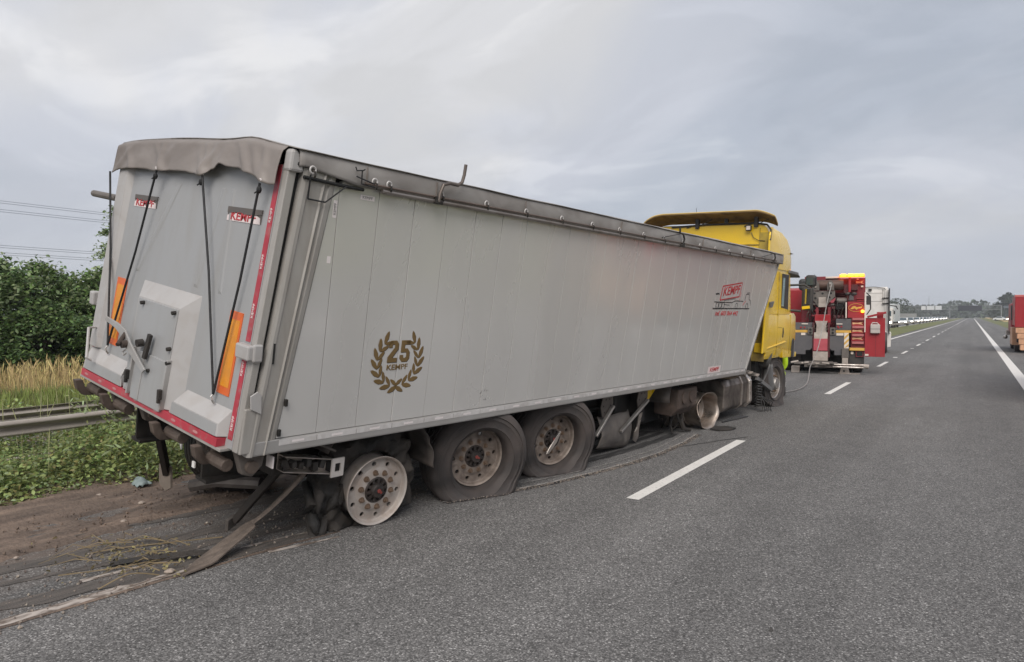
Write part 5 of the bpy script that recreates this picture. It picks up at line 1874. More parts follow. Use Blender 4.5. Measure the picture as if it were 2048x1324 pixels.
def crump(r, a, t, j):
    n = vnoise(math.cos(t) * 1.5, math.sin(t) * 1.5, 1.0, 31)
    dent = max(0, math.cos(t - 2.2)) ** 4
    k = 1 - .16 * dent * (1 if a > .02 else .3) + .03 * n
    return r * k, a + .05 * n * (1 if a > .05 else 0) - .06 * dent * (1 if a > .05 else 0)


rw = MB().lathe([(.10, -.14), (.22, -.12), (.248, -.10), (.252, 0), (.258, .10), (.272, .13), (.292, .145), (.296, .14), (.29, .125), (.268, .10), (.264, -.02), (.27, -.14), (.29, -.15)], 48, jit=crump).build('wheel', M('torn_bright_rim', (0.50, 0.44, 0.39), .25, .9, .12, 6, dirt=(0.16, 0.11, 0.08), damt=.7, ds=4, dthr=.48), TT, smooth=True, angle=50)
rw['label'] = 'crumpled tyreless rear rim'
rw.location = (1.02, -3.62, .298)
rw.rotation_euler = (0, R(2), R(-10))
hub(rw, -.13, red=False)
rw2 = MB().lathe([(.10, -.10), (.25, -.12), (.27, .10), (.292, .14), (.296, .13), (.275, -.12), (.292, -.15)], 40).build('wheel', rim_dirty, TT, smooth=True)
rw2.location = (.66, -3.72, .30)
for x in (-1.05, -.72):
    o = rim_mesh().build('wheel', rim_dirty, TT, smooth=True)
    o.location = (x, -3.72, .50)
    o.rotation_euler = (0, 0, math.pi)
    add_tyre(o, (0, 0, 0), r=.505, w=.14)
bx = MB().prism([(x, -4.72, z) for x, z in ((.72, .34), (.98, .30), (1.10, .42), (1.12, .70), (.72, .74))], (0, .70, 0))
bo = bx.build('rusty_box', rust, TT, bevel=.02)
for y in (-4.52, -4.24):
    MB().cyl((1.108, y, .57), (1.128, y, .57), .09, 16).build('box_boss', rust, bo)
for k in range(8):
    MB().tube([(.95, -4.9 + .22 * k, .72), (1.05, -4.85 + .22 * k, .80 + .03 * math.sin(k)), (1.02, -4.72 + .22 * k, .73)], .012, 5).build('air_pipe', dark_steel, TT)
MB().grid(lambda u, v: (.62 + .45 * v, -4.2 - .75 * math.cos(u * 1.7), .35 + .62 * math.sin(.3 + u * 1.6)), 14, 3).build('rear_mudguard', guard_m, TT, smooth=True, solid=.015)
MB().b2((.45, -5.9, .25), (.72, -5.0, .80)).build('chassis_box', black, TT, bevel=.02)
MB().tube([(.85, -4.15, .62), (.9, -4.22, .3), (.96, -4.18, .06), (1.02, -4.05, .03)], [.05, .045, .04, .02], 8).build('torn_bellows', rubber_dk, TT, smooth=True)

for k in range(16):
    y = -4.9 + random.uniform(0, 1.9)
    x = .60 + random.uniform(0, .40)
    z = random.uniform(.25, .85)
    MB().tube([(x, y, z), (x + random.uniform(-.05, .12), y + random.uniform(-.15, .15), z - .15), (x + random.uniform(-.05, .1), y + random.uniform(-.25, .25), max(.03, z - random.uniform(.25, .5)))], [random.uniform(.01, .04), random.uniform(.015, .05), .008], 7).build('torn_rubber', rubber_dk, TT, smooth=True, angle=80)
MB().b2((-.9, -5.2, .18), (.58, -1.4, .72)).build('underside_shade', void, TT)  # near-black block paints in the shade behind the rusty box

# brown rubber flap lying on the road in front of the crumpled rim
fl = MB().prism([(-3.36, 10.70, .006), (-3.20, 10.66, .006), (-3.06, 10.86, .006), (-3.05, 11.02, .006), (-3.20, 11.12, .006), (-3.38, 11.0, .006)], (0, 0, .02)).build('rubber_flap', rubber_dk, None, bevel=.004)
tag(fl, 'flat brown rubber flap lying beside the crumpled rim', 'flap')

# ------------------------------------------------------------------ person attaching the rope in front of the tractor


def person():
    p = empty('person', (-3.62, 16.35, 0), R(180))
    tag(p, 'person in yellow hi-vis jacket crouching beside the tractor front wheel', 'person')
    J = [(0, 0, .50), (0, .10, .72), (0, .22, .92), (0, .30, 1.00), (0, .40, 1.08),          # pelvis, waist, chest, neck base, head base
         (-.10, .02, .48), (-.14, .34, .50), (-.13, .08, .12), (-.13, .20, .05),                # right hip, knee, ankle, toe
         (.10, .02, .48), (.15, .30, .42), (.16, -.06, .14), (.16, .06, .05),
         (-.19, .24, .93), (-.26, .42, .70), (-.16, .62, .52), (-.12, .68, .46),
         (.19, .22, .95), (.27, .25, .70), (.25, .30, .46), (.24, .32, .38)]
    E = [(0, 1), (1, 2), (2, 3), (3, 4), (0, 5), (5, 6), (6, 7), (7, 8), (0, 9), (9, 10), (10, 11), (11, 12), (3, 13), (13, 14), (14, 15), (15, 16), (3, 17), (17, 18), (18, 19), (19, 20)]
    rad = [.16, .15, .17, .09, .06, .11, .085, .055, .045, .11, .085, .055, .045, .08, .055, .04, .035, .08, .06, .045, .035]
    me = bpy.data.meshes.new('body')
    me.from_pydata(J, E, [])
    o = bpy.data.objects.new('body', me)
    COL.objects.link(o)
    o.parent = p
    sk = o.modifiers.new('skin', 'SKIN')
    for i, v in enumerate(me.skin_vertices[0].data):
        v.radius = (rad[i], rad[i])
        v.use_root = (i == 0)
    ss = o.modifiers.new('sub', 'SUBSURF')
    ss.levels = ss.render_levels = 2
    bpy.context.view_layer.update()
    dg = bpy.context.evaluated_depsgraph_get()
    m2 = bpy.data.meshes.new_from_object(o.evaluated_get(dg))
    o.modifiers.clear()
    o.data = m2
    m2.materials.clear()
    for m in (hivis, trousers, skin_m):
        m2.materials.append(m)
    for f in m2.polygons:
        c = f.center
        f.use_smooth = True
        arm = abs(c.x) > .17 and c.y > .12 and c.z > .44
        if arm or (c.z > .58 and c.y < .5 and abs(c.x) < .35) and not (c.z < .62 and c.y > .25):
            f.material_index = 0
        elif c.z <= .50 and (c.y > .55 or (c.x > .2 and c.y > .2)):
            f.material_index = 2
        else:
            f.material_index = 1
        if c.z > 1.02 and c.y > .33:
            f.material_index = 2
    hd = MB()
    hc = Vector((0, .47, 1.15))
    hd.sphere(hc, .105, 10, (.82, 1.0, 1.15))
    hd.tube([hc + Vector((0, .09, .0)), hc + Vector((0, .125, -.03)), hc + Vector((0, .10, -.045))], [.012, .018, .012], 6)
    for s in (-1, 1):
        hd.sphere(hc + Vector((s * .088, 0, 0)), .028, 5, (.4, .8, 1.2))
        hd.sphere(hc + Vector((s * .035, .092, .02)), .012, 5)
    hd.box(hc + Vector((0, .097, -.065)), (.045, .01, .010))
    hd.build('head', skin_m, p, smooth=True)
    MB().sphere(hc + Vector((0, -.015, .025)), .112, 10, (.85, 1.0, 1.12)).build('hair', hair_m, p, smooth=True)
    for s, base, dv in ((-1, Vector((-.11, .69, .45)), Vector((.1, .6, -.5))), (1, Vector((.24, .325, .37)), Vector((-.05, .15, -1)))):
        dv.normalize()
        h = MB()
        sd = dv.cross(Vector((1, 0, 0))).normalized()
        h.tube([base - dv * .03, base + dv * .03, base + dv * .08], [.03, .04, .036], 8)
        for k in range(4):
            o_ = sd * (-.027 + .018 * k)
            ln = (.065, .078, .072, .055)[k]
            b0 = base + dv * .075 + o_
            h.tube([b0, b0 + dv * ln * .6 + Vector((-.012 * s, 0, 0)), b0 + dv * ln + Vector((-.035 * s, 0, 0))], [.0095, .009, .007], 6)
        tb = base + dv * .02 + sd * .035
        h.tube([tb, tb + dv * .04 + sd * .022, tb + dv * .075 + sd * .018], [.012, .011, .008], 6)
        h.build('glove', M('work_glove', (0.10, 0.10, 0.11), .8, 0, .2, 20), p, smooth=True)
    for x, y in ((-.13, .14), (.16, .0)):
        MB().prism([(x - .05, y - .14, .0), (x - .05, y + .16, .0), (x - .05, y + .17, .05), (x - .05, y + .05, .11), (x - .05, y - .02, .20), (x - .05, y - .13, .20)], (.10, 0, 0)).build('boot', boot_m, p, bevel=.02)
        MB().tube([(x, y - .04, .20), (x, y - .05, .30)], .068, 10).build('trouser_cuff', M('reflective_band', (0.6, 0.6, 0.58), .4, .2), p)


person()

# ------------------------------------------------------------------ red recovery truck (seen from behind)
tow = empty('recovery_truck', (-3.889, 23.339, 0), R(7.5))
tag(tow, 'dark red heavy recovery truck with winch boom and amber light bar', 'recovery truck')


def q(zx, zy, y=0.0):
    return (1.23 + (zx - 881) * .00276, y, 2.95 - (zy - 168) * .002957)


def qb(x0, y0, x1, y1, d0, d1, mat, name, bevel=.004, parent=None):
    a, c = q(x0, y0, d0), q(x1, y1, d1)
    return MB().b2(a, c).build(name, mat, parent or tow, bevel=bevel)


qb(215, 168, 878, 900, .75, 3.2, tow_red, 'body', .02)
qb(250, 150, 470, 190, .55, 3.4, tow_red, 'roof_rail', .01)
qb(470, 152, 615, 170, .6, 3.0, cream, 'roof_board', .005)
MB().b2((-1.3, 3.2, .95), (1.22, 6.0, 2.75)).build('cab', tow_bright, tow, bevel=.08)
MB().b2((-1.15, .5, .22), (1.1, 5.8, .95)).build('chassis', void, tow)  # chassis block kept near-black to paint in the shade beneath the rear
lb = qb(612, 138, 868, 166, .35, .65, amber_dim, 'light_bar', .01)
for a, b_ in ((628, 680), (700, 755), (765, 805), (815, 858)):
    qb(a, 132, b_, 158, .33, .60, amber, 'beacon', .01, lb)
MB().cyl(q(320, 246, .35), q(655, 246, .35), .165, 28).build('winch_drum', tow_drum, tow, smooth=True)
for cx_ in (374, 525):
    sh = MB()
    sh.prism([q(cx_ - 35, 305, .08), q(cx_ + 38, 305, .08), q(cx_ + 36, 240, .08), q(cx_ + 15, 205, .08), q(cx_ - 15, 205, .08), q(cx_ - 34, 240, .08)], (0, .10, 0))
    so = sh.build('sheave_bracket', tow_steel, tow, bevel=.008)
    MB().lathe([(.03, -.03), (.06, -.03), (.045, 0), (.06, .03), (.03, .03)], 18, q(cx_, 238, .05)).build('sheave', M('sheave_bright', (0.42, 0.39, 0.35), .4, .6, .1, 8), so, smooth=True)
    MB().box(q(cx_, 262, .05), (.05, .04, .08)).build('sheave_hook', tow_beige, so, bevel=.01)
pl0 = MB().prism([q(300, 308, .12), q(572, 308, .12), q(572, 368, .12), q(505, 440, .12), q(485, 480, .12), q(402, 480, .12), q(370, 430, .12), q(315, 375, .12)], (0, .05, 0)).build('boom_plate', tow_steel, tow, bevel=.006)
for hx, hy in ((362, 333), (445, 335), (530, 333), (372, 383), (516, 375)):
    MB().cyl(q(hx, hy, .112), q(hx, hy, .13), .032, 14).build('plate_hole', void, pl0)
qb(405, 375, 482, 478, .05, .12, tow_beige, 'boom_cover', .006)
qb(295, 380, 378, 440, .2, .7, tow_dark, 'side_frame')
qb(300, 440, 385, 505, .3, .7, void, 'frame_opening', 0)
qb(296, 438, 380, 452, .15, .3, tow_steel, 'frame_step')
for s, (xa, xb) in ((1, (380, 408)), (-1, (500, 530))):
    MB().prism([q(xa, 480, .12), q(xb, 480, .12), q(xb + (-8 if s > 0 else 4), 660, .12), q(xa - 8, 660, .12)], (0, .4, 0)).build('boom_cheek', tow_red, tow, bevel=.01)
MB().prism([q(520, 420, .1), q(575, 380, .1), q(575, 400, .1), q(560, 430, .1), q(535, 436, .1)], (0, .1, 0)).build('boom_lug', M('lug_pink', (0.34, 0.06, 0.08), .45), tow, bevel=.005)
MB().cyl(q(590, 412, .4), q(690, 412, .4), .10, 18).build('second_drum', tow_steel, tow, smooth=True)
qb(575, 440, 690, 500, .35, .8, void, 'drum_housing', 0)
for zy in (330, 350, 372, 400):
    qb(570, zy, 670, zy + 8, .55, .8, tow_dark, 'body_ledge', .002)
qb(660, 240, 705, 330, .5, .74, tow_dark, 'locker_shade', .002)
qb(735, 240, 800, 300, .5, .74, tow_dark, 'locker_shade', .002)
qb(706, 170, 732, 320, .45, .74, tow_bright, 'locker_post', .004)
for cx_ in (700, 762):
    MB().sphere(q(cx_, 340, .35), .085, 8, (1, .6, .7)).build('chain_bundle', black, tow, smooth=True)
qb(712, 340, 760, 410, .35, .5, tow_grey, 'tool_pouch', .02)
qb(790, 405, 865, 416, .5, .75, tow_bright, 'body_ledge', .002)
qb(790, 390, 865, 396, .5, .75, tow_bright, 'body_ledge', .002)
# reflective wrench marks and emblem panel
def wrench(zx0, zx1, zy, y, parent):
    h = 11
    pts = [(zx0, zy - h), (zx0 + 12, zy - h + 2), (zx0 + 45, zy - 5), (zx1 - 25, zy - h), (zx1, zy - h - 4), (zx1 - 22, zy), (zx1, zy + h + 6), (zx1 - 28, zy + h), (zx0 + 45, zy + 6), (zx0 + 12, zy + h), (zx0, zy + h)]
    MB().prism([q(a, b_, y) for a, b_ in pts], (0, -.004, 0)).build('wrench_mark', M('wrench_print', (0.72, 0.42, 0.22), .4, 0, .05), parent)


qb(775, 182, 868, 240, .70, .748, tow_bright, 'locker_panel', .004)
wrench(782, 862, 215, .695, tow)
qb(788, 178, 808, 190, .68, .70, cream, 'marker_lamp', .003)
qb(832, 252, 856, 270, .68, .70, cream, 'marker_lamp', .003)
emp = qb(700, 425, 868, 590, .10, .70, tow_bright, 'emblem_locker', .008)
ell = [q(784 + 74 * math.cos(t * math.pi / 16), 485 + 40 * math.sin(t * math.pi / 16), .092) for t in range(33)]
MB().tube(ell, .007, 5, False).build('emblem_ring', tow_yel, emp)
em = MB()
pts = [(725, 500), (752, 470), (775, 468), (790, 480), (845, 472), (838, 490), (800, 496), (790, 508), (770, 492), (752, 500)]
em.prism([q(a, b_, .094) for a, b_ in pts], (0, -.004, 0))
em.build('emblem_mark', tow_yel, emp)
MB().sphere(q(848, 522, .05), .045, 8).build('flashing_lamp', amber, tow, smooth=True)
for k, zy in enumerate((600, 682, 764, 842)):
    qb(748, zy - 10, 862, zy + 14, .02, .10, M('ledge_pink', (0.42, 0.13, 0.13), .5, 0, .1), 'tread_ledge', .003)
for zy in (645, 722, 800):
    qb(742, zy - 26, 866, zy + 26, .10, .7, tow_bright, 'step_panel', .003)
    wrench(750, 858, zy, .096, tow)
qb(735, 590, 872, 900, .12, .72, tow_red, 'step_locker', .004)
qb(722, 897, 872, 925, .05, .6, tow_yel, 'orange_bar', .004)
qb(718, 925, 868, 1065, .15, 1.2, black, 'rear_locker', .006)
qb(785, 925, 864, 990, .10, .15, tow_red, 'locker_frame', .004)
qb(795, 936, 852, 980, .09, .12, void, 'frame_opening', 0)
qb(735, 937, 762, 965, .12, .15, cream, 'reflector_disc', .008)
# boom column in red and beige bands
qb(368, 555, 528, 640, .05, .35, tow_bright, 'boom_head', .01)
MB().prism([q(372, 622, -.02), q(502, 622, -.02), q(486, 665, -.02), q(490, 745, -.02), q(382, 745, -.02), q(388, 665, -.02)], (0, .3, 0)).build('boom_cap', tow_beige, tow, bevel=.006)
qb(364, 742, 502, 806, -.06, .3, M('boom_cream', (0.50, 0.44, 0.385), .55, 0, .1, 5, dirt=(0.25, 0.2, 0.165), damt=.5, ds=6), 'boom_band', .004)
qb(360, 806, 502, 930, -.08, .3, M('boom_rose', (0.42, 0.075, 0.095), .5, 0, .1, 5), 'boom_band', .004)
qb(352, 928, 508, 945, -.05, .3, tow_dark, 'boom_band', .004)
qb(354, 940, 506, 1035, -.12, .3, tow_beige, 'boom_foot', .006)
qb(345, 640, 368, 1000, .0, .5, tow_dark, 'boom_cheek', .006)
qb(502, 640, 524, 1000, .0, .5, tow_dark, 'boom_cheek', .006)
for zx in (370, 498):
    MB().tube([q(zx, 670, -.08), q(zx - 8, 690, -.12), q(zx, 712, -.10), q(zx + 10, 700, -.08)], .016, 6).build('chain_hook', rust, tow, smooth=True)
for x0, x1 in ((298, 352), (525, 582)):
    qb(x0, 690, x1, 765, -.02, .1, tow_steel, 'lug_plate', .006)
    for zy in (712, 745):
        MB().cyl(q((x0 + x1) / 2, zy, -.03), q((x0 + x1) / 2, zy, .0), .035, 12).build('lug_hole', void, tow)
# grey rear panels, mud flaps, yellow band
for x0, x1 in ((120, 345), (585, 738)):
    qb(x0, 600 if x0 > 300 else 640, x1, 716, .08, .7, tow_grey, 'rear_panel', .006)
    qb(x0, 718, x1, 744, .06, .6, tow_yel, 'yellow_band', .003)
for x0, x1, cut in ((118, 356, 320), (514, 716, 568)):
    pts = [(x0, 744), (x1, 744), (x1, 890), (x1 - 34, 925), (x1 - 80, 928), (x1 - 80, 972), (x0, 972)] if x0 < 300 else [(x0, 744), (x1 - 45, 744), (x1 - 45, 905), (x1, 905), (x1, 975), (x0 + 58, 975), (x0 + 58, 928), (x0 + 28, 925), (x0, 890)]
    MB().prism([q(a, b_, .02) for a, b_ in pts], (0, .03, 0)).build('mud_flap', tow_grey, tow)
for x0, x1 in ((228, 272), (590, 662)):
    qb(x0, 748, x1, 772, .0, .02, cream, 'number_plate', .001)
for x0, x1 in ((232, 298), (590, 650)):
    qb(x0, 648, x1, 658, .05, .08, cream, 'lamp_strip', .001)
ch = qb(668, 744, 716, 903, .0, .04, cream, 'chevron_board', .002)
for k in range(3):
    z0 = 760 + 55 * k
    MB().prism([q(669, z0 + 30, -.004), q(715, z0 - 15, -.004), q(715, z0 + 10, -.004), q(669, z0 + 55 if z0 + 55 < 902 else 902, -.004)], (0, .003, 0)).build('chevron', tow_yel, ch)
qb(645, 905, 716, 1000, -.05, .1, tow_steel, 'jack_head', .01)
qb(650, 985, 710, 1110, -.04, .1, tow_beige, 'jack_leg', .006)
MB().prism([q(625, 1165, -.1), q(728, 1165, -.1), q(712, 1100, -.1), q(640, 1100, -.1)], (0, .25, 0)).build('jack_foot', tow_beige, tow, bevel=.006)
MB().cyl(q(670, 1135, -.11), q(670, 1135, -.09), .03, 10).build('foot_hole', void, tow)
qb(130, 1100, 215, 1165, -.1, .2, tow_beige, 'jack_foot', .006)
qb(612, 1160, 830, 1172, -.12, .2, tow_beige, 'foot_plate', .003)
# underlift cross bars
MB().cyl(q(560, 1068, -.25), q(865, 1068, -.25), .035, 12).build('underlift_tube', chrome, tow, smooth=True)
MB().cyl(q(540, 1090, -.30), q(870, 1092, -.30), .03, 12).build('underlift_tube', chrome, tow, smooth=True)
MB().cyl(q(860, 1075, -.28), q(912, 1080, -.28), .065, 14).build('tube_collar', tow_beige, tow, smooth=True)
qb(270, 1040, 560, 1100, -.35, -.1, tow_steel, 'underlift_beam', .01)
for k in range(12):
    x = 170 + 36 * k
    MB().box(q(x, 1052 + random.uniform(-12, 26), -.35 + random.uniform(-.1, .1)), (.22, .10, .05), (random.uniform(-.2, .2), random.uniform(-.25, .25), random.uniform(-.5, .5))).build('underlift_fork', tow_steel if k % 3 else tow_beige, tow, bevel=.01)
for x in (-1.05, -.72, .72, 1.03):
    for y in (.95, 2.3, 5.0):
        if y > 4 and abs(x) < .9:
            continue
        o = MB().lathe([(.28, -.13), (.42, -.15), (.49, -.12), (.50, 0), (.49, .12), (.42, .15), (.28, .13)], 32, close=True).build('wheel', rubber, tow, smooth=True)
        o.location = (x, y, .50)
MB().box(q(245, 240, .1), (.26, .2, .36)).build('loudhailer', black, tow, bevel=.08)
# hydraulic hoses, chains and fittings between the boom and the lockers
for k in range(26):
    xa = random.choice([random.uniform(300, 390), random.uniform(520, 690)])
    ya = random.uniform(300, 520)
    pts = [q(xa, ya, .3), q(xa + random.uniform(-25, 25), ya + random.uniform(30, 60), .16), q(xa + random.uniform(-40, 40), ya + random.uniform(70, 130), .2), q(xa + random.uniform(-30, 30), ya + random.uniform(120, 190), .4)]
    MB().tube(pts, random.uniform(.007, .016), 6).build('hydraulic_hose', random.choice([black, black, rust, tow_dark]), tow, smooth=True)
for k in range(10):
    xa, ya = random.uniform(300, 690), random.uniform(380, 620)
    qb(xa, ya, xa + random.uniform(12, 40), ya + random.uniform(8, 26), .15, .5, random.choice([tow_steel, tow_dark, black, tow_red]), 'valve_block', .004)
for zx in (560, 600, 640):
    qb(zx, 560, zx + 22, 590, .2, .4, random.choice([tow_red, tow_dark]), 'body_lug', .004)
for zx, zy in ((605, 680), (640, 680), (612, 690), (225, 690), (262, 690)):
    MB().cyl(q(zx, zy, .06), q(zx, zy, .09), .028, 12).build('tail_lamp', tow_bright, tow)
# open tool door on the right with a canister
dr = qb(872, 590, 1068, 984, .02, .06, tow_bright, 'tool_door', .005)
qb(975, 592, 980, 980, .012, .02, tow_red, 'door_seam', 0, dr)
can = qb(925, 655, 1018, 745, -.10, .015, canister_m, 'canister', .02, dr)
MB().tube([q(935, 655, -.04), q(945, 638, -.04), q(990, 640, -.04), q(1005, 655, -.04)], .018, 6).build('canister_handle', canister_m, dr)
qb(925, 698, 1018, 703, -.104, -.098, grey_pl, 'canister_strap', 0, dr)
MB().bar(q(895, 580, .0), q(1075, 535, -.1), .05, .06).build('door_arm', tow_bright, tow, bevel=.006)
qb(990, 530, 1050, 590, .06, .3, tow_bright, 'locker_lid', .006)
qb(875, 957, 910, 975, .0, .02, cream, 'door_reflector', .004, dr)
for zx, z0, z1 in ((685, 430, 592), (872, 330, 735)):
    MB().cyl(q(zx, z0, .02), q(zx, z1, .02), .018, 8).build('light_pole', M('pole_cream', (0.75, 0.66, 0.58), .4), tow, smooth=True)
MB().tube([q(885, 330, .3), q(925, 370, .3), q(928, 500, .3), q(890, 555, .2)], .02, 6).build('mirror_arm', black, tow, smooth=True)
qb(885, 360, 925, 455, .28, .40, black, 'mirror', .02)
MB().tube([q(355, 150, .6), q(355, 122, .6)], .006, 5).build('aerial', black, tow)

# winch cable hanging down to the tractor
cab_pts = [(-3.60, 23.38, 2.76), (-3.70, 23.2, 2.2), (-3.78, 23.0, 1.50), (-3.85, 22.7, .86), (-3.89, 22.2, .50), (-3.85, 21.4, .30), (-3.66, 20.2, .16), (-3.48, 19.0, .075), (-3.42, 18.2, .035), (-3.44, 17.5, .02), (-3.52, 17.0, .02), (-3.75, 16.5, .02), (-4.1, 16.0, .25), (-4.2, 15.75, .6)]


def smooth_path(p, k=6):
    out = []
    for i in range(len(p) - 1):
        p0, p1, p2, p3 = [Vector(p[max(0, min(len(p) - 1, j))]) for j in (i - 1, i, i + 1, i + 2)]
        for s in range(k):
            t_ = s / k
            out.append(.5 * ((2 * p1) + (-p0 + p2) * t_ + (2 * p0 - 5 * p1 + 4 * p2 - p3) * t_ ** 2 + (-p0 + 3 * p1 - 3 * p2 + p3) * t_ ** 3))
    out.append(Vector(p[-1]))
    return out


cb = MB().tube(smooth_path(cab_pts), .013, 6).build('winch_cable', cable_m, None, smooth=True)
tag(cb, 'thin steel winch cable drooping from the recovery truck onto the asphalt', 'cable')

# ------------------------------------------------------------------ white lorry ahead of the recovery truck
wt = empty('white_lorry', (-4.55, 38, 0), R(5.5))
tag(wt, 'white lorry cab parked ahead of the recovery truck, seen from behind', 'lorry')
MB().loft([[(x, y, z) for x, y in ((-1.24, 0), (1.20, 0), (1.24, .1), (1.22, 2.1), (-1.22, 2.1))] for z in (.95, 2.85)] + [[(x, y, z) for x, y in ((-1.15, .05), (1.12, .05), (1.15, .15), (1.12, 1.4), (-1.12, 1.4))] for z in (3.16,)]).build('cab', white_paint, wt, bevel=.03)
for z, x0, x1 in ((2.86, -1.2, .95), (2.46, -1.2, .95)):
    MB().b2((x0, -.006, z), (x1, .004, z + .015)).build('panel_joint', tow_steel, wt)
MB().b2((.94, -.006, 2.4), (.955, .004, 3.05)).build('panel_joint', tow_steel, wt)
MB().b2((1.20, -.35, .9), (1.25, .05, 3.08)).build('side_deflector', black, wt, bevel=.01)
MB().b2((1.02, -.05, 1.0), (1.19, -.005, 3.0)).build('deflector_panel', white_paint, wt, bevel=.006)
MB().tube([(-1.1, -.02, 3.12), (.6, -.03, 3.16), (1.0, -.03, 3.10), (1.14, -.03, 2.9), (1.16, -.03, 2.4)], .018, 6).build('roof_gasket', dark_steel, wt, smooth=True)
for z in (2.62, 2.36):
    MB().box((1.05, -.07, z), (.26, .05, .05)).build('deflector_clip', dark_steel, wt)
MB().box((.4, -.05, 3.03), (.14, .08, .10)).build('work_lamp', dark_steel, wt)
for y in (-.2, 1.6):
    MB().prism([(1.08, y, .25), (1.30, y, .30), (1.32, y, .95), (1.05, y, 1.05)], (0, 1.4, 0)).build('side_skirt', white_paint, wt, bevel=.008)
for x, y in ((1.0, -.6), (1.0, 1.3), (-1.0, -.6), (-1.0, 1.3)):
    o = MB().lathe([(.0, -.1), (.28, -.13), (.42, -.15), (.49, -.12), (.50, 0), (.49, .12), (.42, .15), (.28, .13), (0, .1)], 28).build('wheel', rubber, wt, smooth=True)
    o.location = (x, y, .50)
MB().b2((-.5, -1.5, .6), (.5, 2, .95)).build('chassis', void, wt)
MB().tube([(1.24, 1.9, 2.3), (1.55, 2.0, 2.25), (1.62, 2.0, 2.1)], .03, 6).build('mirror_arm', black, wt)

# ------------------------------------------------------------------ red lorry on the right hand hard shoulder
rt_ = empty('red_lorry', (2.92, 41, 0))
tag(rt_, 'red lorry on the right hard shoulder, cut off by the frame edge', 'lorry')
MB().b2((-1.22, .15, 1.30), (1.25, 2.6, 2.72)).build('body', tow_bright, rt_, bevel=.03)
MB().b2((-1.23, -.02, 2.66), (1.25, .9, 2.76)).build('roof_edge', M('roof_pale_red', (0.50, 0.12, 0.11), .4), rt_, bevel=.01)
MB().b2((-1.22, .0, 1.22), (-.80, .16, 2.66)).build('corner_column', tow_bright, rt_, bevel=.02)
MB().b2((-.72, .08, 1.75), (1.2, .155, 2.25)).build('locker_panel', M('locker_bright', (0.52, 0.03, 0.035), .35), rt_, bevel=.01)
MB().b2((-.78, .05, 2.28), (1.2, .14, 2.45)).build('cream_panel', tow_beige, rt_, bevel=.01)
MB().b2((-.85, .02, 1.32), (1.2, .15, 1.62)).build('rear_panel', tow_beige, rt_, bevel=.01)
for k in range(4):
    z1 = 1.20 - .27 * k
    MB().b2((-1.18 + .06 * k, -.02 - .01 * k, z1 - .25), (-.60 + .01 * k, .5, z1)).build('step_board', peach, rt_, bevel=.015)
MB().b2((-.55, .05, .35), (-.30, .4, 1.15)).build('hose_reel', void, rt_, bevel=.02)
MB().b2((-.28, .0, .2), (1.2, .4, 1.15)).build('rear_locker', peach, rt_, bevel=.02)
MB().b2((-1.24, 3.2, .9), (1.2, 6.6, 2.45)).build('cab', tow_bright, rt_, bevel=.1)
MB().b2((-1.26, 2.65, 1.55), (-1.18, 3.3, 2.3)).build('cab_window', black, rt_, bevel=.02)
MB().b2((-1.28, 1.0, .35), (-1.0, 3.1, 1.2)).build('side_locker', peach, rt_, bevel=.02)
MB().b2((-1.1, .3, .5), (1.1, 6.2, .95)).build('chassis', void, rt_)
MB().b2((-1.36, 5.2, .75), (-1.2, 6.3, 1.0)).build('step', tow_beige, rt_, bevel=.03)
MB().sphere((-1.38, 6.0, .62), .11, 8).build('side_lamp', chrome, rt_, smooth=True)
MB().b2((-1.40, 5.0, 1.62), (-1.28, 5.1, 1.72)).build('marker_lamp', cream, rt_)
for x in (-1.02, 1.02):
    for y in (1.6, 5.6):
        o = MB().lathe([(.0, -.1), (.28, -.13), (.42, -.15), (.49, -.12), (.50, 0), (.49, .12), (.42, .15), (.28, .13), (0, .1)], 28).build('wheel', rubber, rt_, smooth=True)
        o.location = (x, y, .50)

rt2 = copy_tree(rt_)
rt2.location = (3.0, 16.5, 0)
tag(rt2, 'nearer red lorry on the hard shoulder, seen only mirrored in the trailer side', 'lorry')

# ------------------------------------------------------------------ median guard rail
WPROF = [(0, .155), (.012, .15), (.050, .115), (.050, .085), (.0, .035), (-.012, .0), (.0, -.035), (.050, -.085), (.050, -.115), (.012, -.15), (0, -.155)]


def beam(name, path, zc_, side, parent, scale=1.0):
    rings = []
    for i, (x, y, dz, tilt) in enumerate(path):
        a = path[max(i - 1, 0)]
        b_ = path[min(i + 1, len(path) - 1)]
        d = Vector((b_[0] - a[0], b_[1] - a[1], 0)).normalized()
        n = Vector((d.y, -d.x, 0)) * side
        front = []
        for (o_, z_) in WPROF:
            zz_, oo_ = z_ * scale * math.cos(tilt) - o_ * math.sin(tilt), o_ * math.cos(tilt) + z_ * math.sin(tilt)
            front.append(Vector((x, y, zc_ + dz + zz_)) + n * oo_)
        rings.append(front)
    return MB().loft(rings, cap=False, closed=False).build(name, galv, parent, smooth=True, solid=.005, angle=70)


